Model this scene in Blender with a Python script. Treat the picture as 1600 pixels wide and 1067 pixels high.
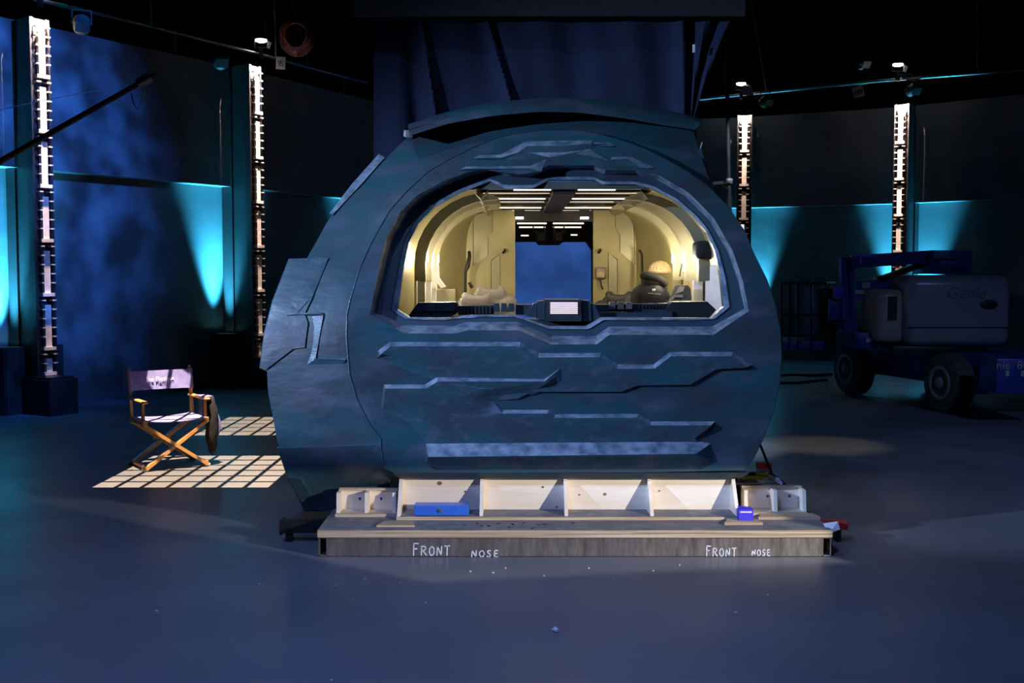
import bpy, bmesh, math, random
from mathutils import Vector, Matrix
random.seed(7)
for o in list(bpy.data.objects): bpy.data.objects.remove(o)
scene = bpy.context.scene
COL = scene.collection
PI = math.pi
# ------------------------------------------------------------------ camera
F = 1800.0; CX, CY = 800.0, 533.5; CAMZ = 1.69
PITCH = math.atan(108.5 / F)
cd = bpy.data.cameras.new('camera'); cam = bpy.data.objects.new('camera', cd); COL.objects.link(cam)
cd.sensor_width = 36.0; cd.lens = 36.0 * F / 1600.0; cd.clip_end = 200
cam.location = (0, 0, CAMZ); cam.rotation_euler = (PI/2 - PITCH, 0, 0)
scene.camera = cam
# ------------------------------------------------------------------ world, exposure
vs = scene.view_settings
vs.view_transform = 'Standard'; vs.look = 'None'; vs.gamma = 1.0; vs.use_curve_mapping = False
vs.exposure = 0.0
w = bpy.data.worlds.new('stage_dark'); scene.world = w; w.use_nodes = True
w.node_tree.nodes['Background'].inputs[0].default_value = (0.25, 0.45, 1.0, 1)
w.node_tree.nodes['Background'].inputs[1].default_value = 0.003

# ------------------------------------------------------------------ stage lamps
def aim(o, target):
    d = Vector(target) - o.location
    o.rotation_euler = d.to_track_quat('-Z', 'Y').to_euler()
def spot(name, loc, target, watts, color, angle, blend=0.4, radius=0.08):
    l = bpy.data.lights.new(name, 'SPOT'); l.energy = watts; l.color = color
    l.spot_size = math.radians(angle); l.spot_blend = blend; l.shadow_soft_size = radius
    o = bpy.data.objects.new(name, l); COL.objects.link(o); o.location = loc; aim(o, target)
    return o
def gobo(o):
    """node tree of a lamp with a cut-out slide: returns tree, u, v (tangent coordinates across the beam), strength socket"""
    l = o.data; l.use_nodes = True; nt = l.node_tree
    em = nt.nodes['Emission']
    tc = nt.nodes.new('ShaderNodeTexCoord')
    sp = nt.nodes.new('ShaderNodeSeparateXYZ'); nt.links.new(tc.outputs['Normal'], sp.inputs[0])
    def m(op, a, b=None, c=None):
        n = nt.nodes.new('ShaderNodeMath'); n.operation = op
        for i, s in enumerate((a, b, c)):
            if s is None: continue
            if isinstance(s, (int, float)): n.inputs[i].default_value = s
            else: nt.links.new(s, n.inputs[i])
        return n.outputs[0]
    az = m('ABSOLUTE', sp.outputs['Z'])
    u = m('DIVIDE', sp.outputs['X'], az); v = m('DIVIDE', sp.outputs['Y'], az)
    return nt, m, u, v, em
def band(m, x, lo, hi, soft):
    a = m('DIVIDE', m('SUBTRACT', x, lo), soft); b = m('DIVIDE', m('SUBTRACT', hi, x), soft)
    a = m('MINIMUM', m('MAXIMUM', a, 0.0), 1.0); b = m('MINIMUM', m('MAXIMUM', b, 0.0), 1.0)
    return m('MULTIPLY', a, b)

KEY = spot('key_lamp', (-7.2, 3.1, 3.5), (0.1, 7.3, 1.35), 3700, (0.40, 0.58, 1.0), 40, 0.6, 0.06)
# barn door closed from below so that the beam stops at the lower edge of the nose
nt, m, u, v, em = gobo(KEY)
nt.links.new(band(m, m('SUBTRACT', v, m('MULTIPLY', u, 0.28)), -0.124, 2.0, 0.022), em.inputs['Strength'])
spot('front_wash_lamp', (-2.2, -0.6, 7.5), (-0.3, 3.9, 0.0), 2300, (0.21, 0.34, 1.0), 54, 1.0, 0.15)
spot('floor_lamp_cool', (6.5, 3.0, 7.0), (5.0, 9.6, 0.2), 900, (0.26, 0.42, 1.0), 52, 1.0, 0.12)
spot('top_lamp', (-2.4, 4.3, 8.0), (0.3, 7.3, 1.2), 420, (0.34, 0.56, 1.0), 60, 0.9, 0.08)
# low lamp from the right with closed barn doors: only reaches the plywood under the nose
LOW = spot('low_lamp', (5.2, 2.2, 2.1), (0.3, 7.1, 0.30), 2000, (1.0, 0.94, 0.88), 34, 0.3, 0.03)
nt, m, u, v, em = gobo(LOW)
nt.links.new(m('MULTIPLY', band(m, m('ADD', v, m('MULTIPLY', u, 0.233)), -0.085, 0.026, 0.005), band(m, u, -0.17, 0.155, 0.01)), em.inputs['Strength'])
# overhead profile lamp with a two-pane window slide
WH = 8.0; WX, WY = -2.45, 8.2
WIN = spot('window_slide_lamp', (WX, WY, WH), (WX, WY, 0), 16000, (1.0, 0.74, 0.5), 76, 0.0, 0.004)
WIN.rotation_euler = (0, 0, 0)
nt, m, u, v, em = gobo(WIN)
gx = m('MULTIPLY', u, WH); gy = m('MULTIPLY', v, WH)
s = 0.012
def bars(x, lo, pitch, width):
    f = m('FRACT', m('DIVIDE', m('SUBTRACT', x, lo), pitch))
    return band(m, f, width / pitch / 2, 1 - width / pitch / 2, 0.06)
xb = m('MULTIPLY', band(m, gx, -3.32 - WX, -1.90 - WX, s), bars(gx, -3.32 - WX, 0.203, 0.026))
y1 = m('MULTIPLY', band(m, gy, 8.95 - WY, 10.56 - WY, s), bars(gy, 8.95 - WY, 0.2683, 0.030))
y2 = m('MULTIPLY', band(m, gy, 11.85 - WY, 13.40 - WY, s), bars(gy, 11.85 - WY, 0.31, 0.030))
nt.links.new(m('MULTIPLY', xb, m('ADD', y1, y2)), em.inputs['Strength'])
# blue washes on the set walls, through a breakup slide
def breakup(o, scale, lo=0.42, hi=0.62, base=0.25):
    nt, m, u, v, em = gobo(o)
    cb = nt.nodes.new('ShaderNodeCombineXYZ'); nt.links.new(u, cb.inputs[0]); nt.links.new(v, cb.inputs[1])
    nz = nt.nodes.new('ShaderNodeTexNoise'); nz.inputs['Scale'].default_value = scale; nz.inputs['Detail'].default_value = 3
    nt.links.new(cb.outputs[0], nz.inputs['Vector'])
    r = nt.nodes.new('ShaderNodeMapRange'); r.inputs[1].default_value = lo; r.inputs[2].default_value = hi
    r.inputs[3].default_value = base; r.inputs[4].default_value = 1.0
    nt.links.new(nz.outputs['Fac'], r.inputs[0]); nt.links.new(r.outputs[0], em.inputs['Strength'])
breakup(spot('blue_wash_near', (-1.7, 11.2, 5.0), (-6.4, 13.6, 2.7), 3000, (0.04, 0.20, 1.0), 64, 0.9, 0.05), 9)
breakup(spot('blue_wash_back', (1.0, 15.2, 5.5), (0.2, 22.6, 1.5), 6500, (0.09, 0.27, 1.0), 40, 0.5, 0.05), 8, 0.42, 0.62, 0.6)
spot('warm_pool_lamp', (3.05, 12.2, 6.5), (3.05, 11.2, 0.0), 380, (1.0, 0.85, 0.55), 13, 0.8, 0.05)

# ------------------------------------------------------------------ helpers
def ray(x, y):
    a = (x - CX) / F; b = -(y - CY) / F
    c, s_ = math.cos(PITCH), math.sin(PITCH)
    return Vector((a, c + b * s_, -s_ + b * c))
def at(x, y, Y):
    d = ray(x, y); t = Y / d.y
    return Vector((d.x * t, Y, CAMZ + d.z * t))
def ground(x, y, z=0.0):
    d = ray(x, y); t = (z - CAMZ) / d.z
    return Vector((d.x * t, d.y * t, z))
def wloc(o):
    v_ = Vector((0, 0, 0))
    while o: v_ = v_ + o.location; o = o.parent
    return v_
def tag(o, label=None, cat=None, group=None, kind=None):
    if label: o['label'] = label
    if cat: o['category'] = cat
    if group: o['group'] = group
    if kind: o['kind'] = kind
    return o
def thing(name, label, cat, loc=(0, 0, 0), rz=0.0, group=None):
    o = bpy.data.objects.new(name, None); COL.objects.link(o)
    o.empty_display_size = 0.1; o.location = loc; o.rotation_euler = (0, 0, rz)
    return tag(o, label, cat, group)
def copy_tree(o, parent=None):
    c = o.copy(); COL.objects.link(c); c.parent = parent
    for ch in list(o.children): copy_tree(ch, c)
    return c
class MB:
    def __init__(s): s.v = []; s.f = []
    def add(s, vs_, fs):
        n = len(s.v); s.v += [Vector(p) for p in vs_]; s.f += [tuple(i + n for i in f) for f in fs]; return s
    def hexa(s, p):      # 8 points: bottom 4 ccw, top 4 ccw
        return s.add(p, [(3,2,1,0),(4,5,6,7),(0,1,5,4),(1,2,6,5),(2,3,7,6),(3,0,4,7)])
    def box(s, c, d, rz=0.0, rx=0.0, ry=0.0, ch=0.0):
        M = Matrix.Translation(c) @ Matrix.Rotation(rz, 4, 'Z') @ Matrix.Rotation(ry, 4, 'Y') @ Matrix.Rotation(rx, 4, 'X')
        x, y, z = (d[0] / 2, d[1] / 2, d[2] / 2)
        if ch <= 0:
            P = [(-x,-y,-z),(x,-y,-z),(x,y,-z),(-x,y,-z),(-x,-y,z),(x,-y,z),(x,y,z),(-x,y,z)]
            return s.hexa([M @ Vector(p) for p in P])
        b = bmesh.new(); bmesh.ops.create_cube(b, size=1.0)
        for q in b.verts: q.co = Vector((q.co.x * 2 * x, q.co.y * 2 * y, q.co.z * 2 * z))
        bmesh.ops.bevel(b, geom=list(b.edges), offset=ch, segments=3 if ch > 0.03 else 2, affect='EDGES', profile=0.5)
        b.verts.index_update()
        s.add([M @ q.co for q in b.verts], [tuple(q.index for q in f.verts) for f in b.faces]); b.free(); return s
    def bx(s, x0, x1, y0, y1, z0, z1): return s.box(((x0+x1)/2, (y0+y1)/2, (z0+z1)/2), (abs(x1-x0), abs(y1-y0), abs(z1-z0)))
    def tube(s, pts, r, n=8, cap=True):
        pts = [Vector(p) for p in pts]; R = r if isinstance(r, (list, tuple)) else [r] * len(pts)
        rings = []; up = None
        for i, p in enumerate(pts):
            t = (pts[min(i+1, len(pts)-1)] - pts[max(i-1, 0)]).normalized()
            if up is None: up = Vector((0,0,1)) if abs(t.z) < 0.9 else Vector((1,0,0))
            a = t.cross(up).normalized(); b = a.cross(t).normalized(); up = b
            rings.append([p + (a * math.cos(2*PI*k/n) + b * math.sin(2*PI*k/n)) * R[i] for k in range(n)])
        base = len(s.v)
        for q in rings: s.v += q
        for i in range(len(rings)-1):
            for k in range(n):
                s.f.append((base+i*n+k, base+i*n+(k+1)%n, base+(i+1)*n+(k+1)%n, base+(i+1)*n+k))
        if cap:
            s.f.append(tuple(base+k for k in range(n))[::-1]); s.f.append(tuple(base+(len(rings)-1)*n+k for k in range(n)))
        return s
    def bar(s, a, b, w_, d_, up=(0,0,1)):
        a = Vector(a); b = Vector(b); t = (b-a).normalized(); u_ = Vector(up)
        if abs(t.dot(u_)) > 0.98: u_ = Vector((0,1,0))
        x = t.cross(u_).normalized() * w_/2; y = x.cross(t).normalized() * d_/2
        return s.hexa([a-x-y, a+x-y, a+x+y, a-x+y, b-x-y, b+x-y, b+x+y, b-x+y])
    def lathe(s, prof, c=(0,0,0), n=20, M=None):
        M = M or Matrix.Identity(4); base = len(s.v); c = Vector(c)
        for r, z in prof:
            for k in range(n): s.v.append(c + (M @ Vector((r*math.cos(2*PI*k/n), r*math.sin(2*PI*k/n), z))))
        for i in range(len(prof)-1):
            for k in range(n): s.f.append((base+i*n+k, base+i*n+(k+1)%n, base+(i+1)*n+(k+1)%n, base+(i+1)*n+k))
        s.f.append(tuple(base+k for k in range(n))[::-1]); s.f.append(tuple(base+(len(prof)-1)*n+k for k in range(n)))
        return s
    def blob(s, c, r, nu=16, nv=10, M=None, e=1.0):
        M = M or Matrix.Identity(3); c = Vector(c); base = len(s.v)
        sg = lambda q: math.copysign(abs(q)**e, q)
        for i in range(nv+1):
            ph = PI*i/nv
            for k in range(nu):
                th = 2*PI*k/nu
                s.v.append(c + M @ Vector((r[0]*sg(math.sin(ph))*sg(math.cos(th)), r[1]*sg(math.sin(ph))*sg(math.sin(th)), -r[2]*sg(math.cos(ph)))))
        for i in range(nv):
            for k in range(nu): s.f.append((base+i*nu+k, base+i*nu+(k+1)%nu, base+(i+1)*nu+(k+1)%nu, base+(i+1)*nu+k))
        return s
    def prism(s, pts, off):   # polygon of 3D points extruded by vector
        n = len(pts); off = Vector(off); pts = [Vector(p) for p in pts]
        return s.add(pts + [p + off for p in pts], [tuple(range(n))[::-1], tuple(range(n, 2*n))] + [(i, (i+1)%n, n+(i+1)%n, n+i) for i in range(n)])
    def strip(s, loops, closed=False):
        n = len(loops[0]); base = len(s.v)
        for L in loops: s.v += [Vector(p) for p in L]
        for i in range(len(loops)-1):
            for k in range(n if closed else n-1):
                s.f.append((base+i*n+k, base+i*n+(k+1)%n, base+(i+1)*n+(k+1)%n, base+(i+1)*n+k))
        return s
    def build(s, name, mat, parent=None, world=False, smooth=0.0, weld=True):
        off = wloc(parent) if (world and parent) else Vector((0,0,0))
        b = bmesh.new(); vv = [b.verts.new(p - off) for p in s.v]
        for f in s.f:
            try: b.faces.new([vv[i] for i in f])
            except ValueError: pass
        if weld: bmesh.ops.remove_doubles(b, verts=b.verts, dist=1e-5)
        bmesh.ops.recalc_face_normals(b, faces=b.faces)
        me = bpy.data.meshes.new(name); 
        big = [f for f in b.faces if len(f.verts) > 4]
        if big: bmesh.ops.triangulate(b, faces=big)
        if smooth:
            for f in b.faces: f.smooth = True
            for e in b.edges:
                if len(e.link_faces) == 2 and e.calc_face_angle(0) > smooth: e.smooth = False
        b.to_mesh(me); b.free()
        me.materials.append(mat)
        o = bpy.data.objects.new(name, me); COL.objects.link(o); o.parent = parent
        return o
SM = math.radians(40)
def text_mesh(name, body, size, mat, parent, M, extrude=0.0008, shear=0.0):
    cu = bpy.data.curves.new('t', 'FONT'); cu.body = body; cu.size = size; cu.extrude = extrude; cu.align_x = 'CENTER'; cu.align_y = 'CENTER'; cu.shear = shear
    t = bpy.data.objects.new('t', cu); COL.objects.link(t)
    bpy.context.view_layer.update()
    me = bpy.data.meshes.new_from_object(t.evaluated_get(bpy.context.evaluated_depsgraph_get()))
    bpy.data.objects.remove(t); me.transform(M); me.name = name
    me.materials.clear(); me.materials.append(mat)
    o = bpy.data.objects.new(name, me); COL.objects.link(o); o.parent = parent
    return o
FACE = Matrix.Rotation(PI/2, 4, 'X')        # text facing -Y

# ------------------------------------------------------------------ materials
MATS = {}
def mat(name, c, rough=0.6, metal=0.0, c2=None, scale=6.0, detail=5.0, lo=0.35, hi=0.65, bump=0.0, bscale=None, emit=None, estr=0.0, stretch=(1,1,1), spec=0.5, c3=None, s3=2.0, noise_rough=0.0):
    mt = bpy.data.materials.new(name); mt.use_nodes = True; nt = mt.node_tree; bs = nt.nodes['Principled BSDF']
    bs.inputs['Base Color'].default_value = (*c, 1); bs.inputs['Roughness'].default_value = rough; bs.inputs['Metallic'].default_value = metal
    bs.inputs['Specular IOR Level'].default_value = spec
    if emit: bs.inputs['Emission Color'].default_value = (*emit, 1); bs.inputs['Emission Strength'].default_value = estr
    tc = nt.nodes.new('ShaderNodeTexCoord'); mp = nt.nodes.new('ShaderNodeMapping'); mp.inputs['Scale'].default_value = stretch
    nt.links.new(tc.outputs['Object'], mp.inputs[0])
    def noise(sc, dt=detail):
        n = nt.nodes.new('ShaderNodeTexNoise'); n.inputs['Scale'].default_value = sc; n.inputs['Detail'].default_value = dt
        nt.links.new(mp.outputs[0], n.inputs['Vector']); return n.outputs['Fac']
    def rng(f, a, b, o0=0.0, o1=1.0):
        r = nt.nodes.new('ShaderNodeMapRange'); nt.links.new(f, r.inputs[0])
        for i, q in enumerate((a, b, o0, o1)): r.inputs[i+1].default_value = q
        return r.outputs[0]
    if c2:
        mx = nt.nodes.new('ShaderNodeMix'); mx.data_type = 'RGBA'
        mx.inputs[6].default_value = (*c, 1); mx.inputs[7].default_value = (*c2, 1)
        nt.links.new(rng(noise(scale), lo, hi), mx.inputs[0]); out = mx.outputs[2]
        if c3:
            m2 = nt.nodes.new('ShaderNodeMix'); m2.data_type = 'RGBA'
            nt.links.new(out, m2.inputs[6]); m2.inputs[7].default_value = (*c3, 1)
            nt.links.new(rng(noise(s3, 8), 0.52, 0.72, 0, 0.85), m2.inputs[0]); out = m2.outputs[2]
        nt.links.new(out, bs.inputs['Base Color'])
    if noise_rough: nt.links.new(rng(noise(scale * 1.7), 0.3, 0.7, rough - noise_rough, rough + noise_rough), bs.inputs['Roughness'])
    if bump:
        bp = nt.nodes.new('ShaderNodeBump'); bp.inputs['Strength'].default_value = bump; bp.inputs['Distance'].default_value = 0.02
        nt.links.new(noise(bscale or scale * 4, 6), bp.inputs['Height']); nt.links.new(bp.outputs[0], bs.inputs['Normal'])
    MATS[name] = mt; return mt
HULL = mat('hull_paint', (0.036, 0.046, 0.056), 0.42, 0.0, (0.016, 0.076, 0.095), 1.9, 10, bump=0.22, bscale=7, stretch=(1, 1, 2.2), c3=(0.075, 0.085, 0.12), s3=3.3, noise_rough=0.10)
HULLD = mat('hull_paint_dark', (0.030, 0.045, 0.062), 0.5, 0.0, (0.022, 0.055, 0.072), 4, 6, bump=0.1, bscale=12)
RELIEF = mat('relief_paint', (0.042, 0.060, 0.078), 0.40, 0.0, (0.022, 0.090, 0.105), 3.0, 7, bump=0.2, bscale=22, stretch=(1, 1, 2), c3=(0.085, 0.10, 0.13), s3=9, noise_rough=0.1)
WORNLIT = mat('worn_lit_edge', (0.30, 0.35, 0.40), 0.38, 0.1, (0.09, 0.14, 0.19), 14, 9, bump=0.15, bscale=60)  # edge wear, with the light on the ledges put into the paint too
FLOORM = mat('stage_floor', (0.17, 0.175, 0.19), 0.40, 0.0, (0.12, 0.125, 0.14), 0.7, 9, bump=0.03, bscale=14, c3=(0.20, 0.205, 0.22), s3=0.3, noise_rough=0.08, spec=0.35)
WALLM = mat('set_wall', (0.10, 0.11, 0.12), 0.75, 0, (0.16, 0.165, 0.17), 0.9, 6, bump=0.05, c3=(0.19, 0.19, 0.19), s3=1.7)
BLACK = mat('black_paint', (0.012, 0.012, 0.013), 0.6, 0, (0.02, 0.02, 0.02), 6)
SOFTB = mat('black_fabric', (0.01, 0.01, 0.011), 0.9, 0, (0.016, 0.016, 0.017), 20)
BACKST = mat('stage_back_wall', (0.035, 0.035, 0.033), 0.9, 0, (0.05, 0.048, 0.045), 0.6)
TRIM = mat('column_trim', (0.62, 0.55, 0.48), 0.45, 0, (0.5, 0.42, 0.36), 10)
COLM = mat('column_paint', (0.010, 0.011, 0.013), 0.55, 0, (0.018, 0.016, 0.017), 5, bump=0.05)
STEEL = mat('raw_steel', (0.24, 0.225, 0.215), 0.42, 0.75, (0.33, 0.29, 0.26), 9, 7, bump=0.06, stretch=(3, 1, 0.7), c3=(0.20, 0.17, 0.14), s3=6, noise_rough=0.1)
PIPE = mat('grey_pipe', (0.35, 0.36, 0.36), 0.35, 0.7, (0.25, 0.25, 0.25), 12)
DARKM = mat('dark_metal', (0.02, 0.02, 0.022), 0.4, 0.5, (0.03, 0.03, 0.03), 10)
PLY = mat('plywood_face', (0.80, 0.69, 0.54), 0.62, 0, (0.86, 0.76, 0.62), 3, 6, stretch=(1, 1, 7), bump=0.03, c3=(0.74, 0.60, 0.44), s3=2)
PLYE = mat('plywood_edge', (0.62, 0.50, 0.36), 0.7, 0, (0.40, 0.29, 0.18), 2, 2, stretch=(0.6, 0.6, 60), lo=0.45, hi=0.55)
DECK = mat('deck_top', (0.13, 0.13, 0.135), 0.7, 0, (0.19, 0.185, 0.18), 6, 7, bump=0.08, c3=(0.27, 0.25, 0.22), s3=11)
CHALK = mat('white_chalk', (0.85, 0.87, 0.9), 0.9, 0, (0.6, 0.62, 0.66), 60)
KNOT = mat('wood_knot', (0.22, 0.11, 0.05), 0.7, 0, (0.32, 0.17, 0.08), 60)
BLUEP = mat('blue_enamel', (0.03, 0.13, 0.62), 0.35, 0, (0.04, 0.17, 0.7), 8)
VIOLET = mat('violet_card', (0.05, 0.03, 0.6), 0.5, 0, (0.06, 0.04, 0.66), 10)
WHITE = mat('white_paper', (0.8, 0.8, 0.82), 0.7, 0, (0.74, 0.74, 0.77), 14)
RED = mat('red_paint', (0.5, 0.03, 0.025), 0.5, 0, (0.36, 0.02, 0.02), 12)
YELLOW = mat('yellow_tape', (0.75, 0.72, 0.06), 0.5, 0, (0.65, 0.6, 0.05), 14)
INK = mat('black_ink', (0.01, 0.01, 0.012), 0.7, 0, (0.02, 0.02, 0.02), 30)
GOLD = mat('cabin_gold', (0.46, 0.40, 0.19), 0.42, 0.25, (0.38, 0.34, 0.17), 3, 5, bump=0.02, noise_rough=0.05)
GOLDP = mat('cabin_panel', (0.36, 0.33, 0.20), 0.34, 0.45, (0.30, 0.28, 0.18), 4, 5)
CEILM = mat('cabin_ceiling', (0.16, 0.17, 0.13), 0.45, 0.3, (0.11, 0.12, 0.10), 5)
CABD = mat('cabin_dark', (0.02, 0.02, 0.02), 0.5, 0.2, (0.035, 0.033, 0.03), 7)
GLOW = mat('warm_strip_light', (0.9, 0.8, 0.7), 0.5, emit=(1.0, 0.78, 0.6), estr=2.2)
LAMPW = mat('rib_lamp_glow', (0.95, 0.9, 0.8), 0.5, emit=(1.0, 0.86, 0.66), estr=7.0)
DOWNW = mat('downlight_glow', (0.95, 0.9, 0.9), 0.5, emit=(0.95, 0.93, 1.0), estr=7.0)
PINK = mat('display_glow', (0.9, 0.85, 0.9), 0.4, emit=(1.0, 0.70, 0.90), estr=1.15)
CONS = mat('console_dark', (0.05, 0.06, 0.068), 0.42, 0.2, (0.035, 0.045, 0.055), 6, bump=0.04)
SEATG = mat('grey_leather', (0.24, 0.22, 0.22), 0.5, 0, (0.20, 0.185, 0.185), 9, bump=0.08, bscale=60)
SEATB = mat('dark_leather', (0.03, 0.028, 0.028), 0.45, 0, (0.04, 0.037, 0.035), 9)
JACK = mat('black_nylon', (0.008, 0.008, 0.012), 0.55, 0, (0.013, 0.013, 0.018), 12, bump=0.25, bscale=16, spec=0.25)
BEIGE = mat('beige_rib', (0.62, 0.50, 0.30), 0.6, 0, (0.5, 0.38, 0.2), 20)
WPOST = mat('white_board', (0.72, 0.70, 0.70), 0.6, 0, (0.62, 0.58, 0.58), 8)
SPECK = mat('speckled_panel', (0.9, 0.9, 0.86), 0.5, 0, (0.45, 0.45, 0.42), 60, 2, lo=0.52, hi=0.6)
CHWOOD = mat('varnished_beech', (0.62, 0.34, 0.13), 0.38, 0, (0.5, 0.25, 0.085), 6, 5, stretch=(1, 1, 4))
CANVAS = mat('navy_canvas', (0.23, 0.23, 0.55), 0.85, 0, (0.19, 0.19, 0.48), 25, bump=0.08, bscale=180)
BAGM = mat('black_cloth', (0.006, 0.006, 0.012), 0.9, 0, (0.01, 0.01, 0.018), 14, bump=0.2, bscale=20)
DRAPE = mat('navy_drape', (0.009, 0.015, 0.042), 0.95, 0, (0.007, 0.012, 0.034), 4, bump=0.1, bscale=6)
LIFTB = mat('lift_blue', (0.012, 0.04, 0.26), 0.4, 0, (0.010, 0.032, 0.21), 5)
LIFTG = mat('lift_grey', (0.30, 0.31, 0.33), 0.28, 0, (0.27, 0.28, 0.30), 3)
LOGO = mat('faded_logo', (0.22, 0.23, 0.25), 0.35, 0, (0.2, 0.21, 0.23), 3)
LIFTG2 = mat('lift_putty', (0.42, 0.38, 0.30), 0.35, 0, (0.36, 0.33, 0.26), 4)
RUBBER = mat('tyre_rubber', (0.06, 0.06, 0.055), 0.8, 0, (0.09, 0.09, 0.085), 10, bump=0.15)
DECAL = mat('pale_decal', (0.5, 0.5, 0.46), 0.5, 0, (0.25, 0.25, 0.24), 50)
GREENT = mat('green_tape', (0.02, 0.28, 0.13), 0.5, 0, (0.02, 0.2, 0.1), 30)
REDC = mat('red_cable', (0.25, 0.05, 0.03), 0.6, 0, (0.18, 0.03, 0.02), 12)
LENS = mat('lamp_lens', (0.9, 0.9, 0.9), 0.3, emit=(1.0, 0.93, 0.9), estr=14.0)
LENSC = mat('cyan_lens', (0.5, 0.9, 0.95), 0.3, emit=(0.25, 0.9, 1.0), estr=6.0)

# ================================================================== SETTING
fl = MB().bx(-26, 26, -6, 34, -0.2, 0).build('floor', FLOORM); tag(fl, 'dark scuffed painted studio floor', None, None, 'structure')
ce = MB().bx(-26, 26, -6, 34, 10.0, 10.2).build('ceiling', BLACK); tag(ce, 'black unlit stage ceiling', None, None, 'structure')
tag(MB().bx(-26, 26, 29, 29.3, 0, 10).build('wall_back', BACKST), 'dark back wall of the stage above the set walls', None, None, 'structure')
WPTS = [(-8.2, 10.2), (-5.95, 14.1), (-4.0, 17.45), (-2.7, 20.2), (-1.0, 22.4), (1.6, 23.3), (4.55, 22.6), (7.1, 21.2), (9.4, 19.0), (11.2, 16.2)]
CORN = 2.93; TOPZ = 4.66
def wall_poly(i0, i1, name, label):
    P = [Vector((*p, 0)) for p in WPTS]
    N = []
    for i in range(len(P)):
        t = (P[min(i+1, len(P)-1)] - P[max(i-1, 0)]).normalized(); N.append(Vector((t.y, -t.x, 0)))
    lo = MB(); up = MB()
    for i in range(i0, i1):
        a, b, na, nb = P[i], P[i+1], N[i], N[i+1]
        Z = lambda z: Vector((0, 0, z))
        lo.hexa([a, b, b - nb*0.15, a - na*0.15, a + Z(CORN), b + Z(CORN), b - nb*0.15 + Z(CORN), a - na*0.15 + Z(CORN)])
        a1, b1 = a + na*0.22, b + nb*0.22
        up.hexa([a1+Z(CORN), b1+Z(CORN), b-nb*0.15+Z(CORN), a-na*0.15+Z(CORN), a1+Z(TOPZ), b1+Z(TOPZ), b-nb*0.15+Z(TOPZ), a-na*0.15+Z(TOPZ)])
    o = lo.build(name, WALLM); tag(o, label, None, None, 'structure')
    up.build('upper_wall', WALLM, o)
wall_poly(0, 3, 'wall_left', 'mottled grey set wall on the left lit blue and cyan')
wall_poly(3, 5, 'wall_rear', 'set wall behind the mock-up lit blue')
wall_poly(5, 9, 'wall_right', 'mottled grey set wall on the right with cyan uplight')

# ---- ribbed light columns
def wall_frame(px, Ydist):
    """point on wall polyline at pixel column px: foot, tangent, normal"""
    best = None
    for i in range(len(WPTS)-1):
        a = Vector((*WPTS[i], 0)); b = Vector((*WPTS[i+1], 0))
        d = ray(px, 425); d = Vector((d.x, d.y, 0))
        den = d.x*(b.y-a.y) - d.y*(b.x-a.x)
        if abs(den) < 1e-9: continue
        s_ = (a.x*d.y - a.y*d.x) / den * -1
        s_ = (d.y*a.x - d.x*a.y) / (d.x*(b.y-a.y) - d.y*(b.x-a.x))
        if 0 <= s_ <= 1: best = (a + (b-a)*s_, (b-a).normalized())
    p, t = best
    return p, t, Vector((t.y, -t.x, 0))
def make_column(label, px, watts):
    p, t, n = wall_frame(px, 0)
    DEP = 0.55
    # shift so the front face lands on the pixel column
    for _ in range(8):
        front = p + n*DEP; q = 800 + F*front.x/(front.y*math.cos(PITCH))
        dp = (px - q)/F*front.y; p = p + t * (dp / max(0.2, abs(t.x*1.0) + abs(t.y)*abs(front.x/front.y)))
    rz = math.atan2(n.y, n.x) + PI/2      # local -Y -> n
    c = thing('ribbed_light_column', label, 'column', p, rz, 'ribbed columns along the set walls')
    MB().box((0, -0.40, 0.21), (0.40, 0.86, 0.42)).box((0, -0.40, 0.435), (0.34, 0.80, 0.03)).build('pedestal', COLM, c)
    sh = MB().box((0, -DEP/2+0.02, 2.55), (0.20, DEP-0.04, 4.22))
    sh.box((-0.115, -DEP+0.05, 2.55), (0.05, 0.10, 4.22)).box((0.115, -DEP+0.05, 2.55), (0.05, 0.10, 4.22))
    sh.build('shaft', COLM, c)
    for sx in (-1, 1):
        MB().box((sx*0.11, -0.12, 2.5), (0.03, 0.16, 4.0)).build('side_moulding', COLM, c)
    seg = 0.64; z = 4.60; y = -DEP
    while z > 0.7:
        z0 = max(z - seg, 0.46)
        m_ = MB(); m_.box((0, y-0.012, (z0+z-0.10)/2), (0.085, 0.045, z-0.10-z0)); m_.box((0, y-0.02, z0+0.022), (0.17, 0.075, 0.04))
        m_.build('trim_bar', TRIM, c)
        k = 0
        while True:
            zt = z - 0.045 - k*0.108
            if zt < z0 + 0.06: break
            for sx in (-1, 1):
                MB().box((sx*0.073, y-0.025, zt), (0.055, 0.07, 0.014)).build('trim_ledge', TRIM, c)
            k += 1
        z -= seg
    # the small lamp above that grazes the trim
    l = bpy.data.lights.new('column_lamp', 'SPOT'); l.energy = watts; l.color = (1.0, 0.76, 0.66); l.spot_size = math.radians(76); l.spot_blend = 0.2; l.shadow_soft_size = 0.02
    lo = bpy.data.objects.new('column_lamp_light', l); COL.objects.link(lo)
    lo.location = p + n*(DEP+0.30) + Vector((0,0,5.12)); lo.rotation_euler = (0, 0, rz)
    # shutters closed to a wedge so that the beam only runs down the trim
    nt, m, u, v, em = gobo(lo)
    wdg = m('SUBTRACT', m('MULTIPLY', v, 0.42), m('ABSOLUTE', u))
    wdg = m('MINIMUM', m('MAXIMUM', m('DIVIDE', wdg, 0.01), 0.0), 1.0)
    nt.links.new(m('MULTIPLY', wdg, band(m, v, 0.04, 0.80, 0.005)), em.inputs['Strength'])
    return p, t, n, rz
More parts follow.
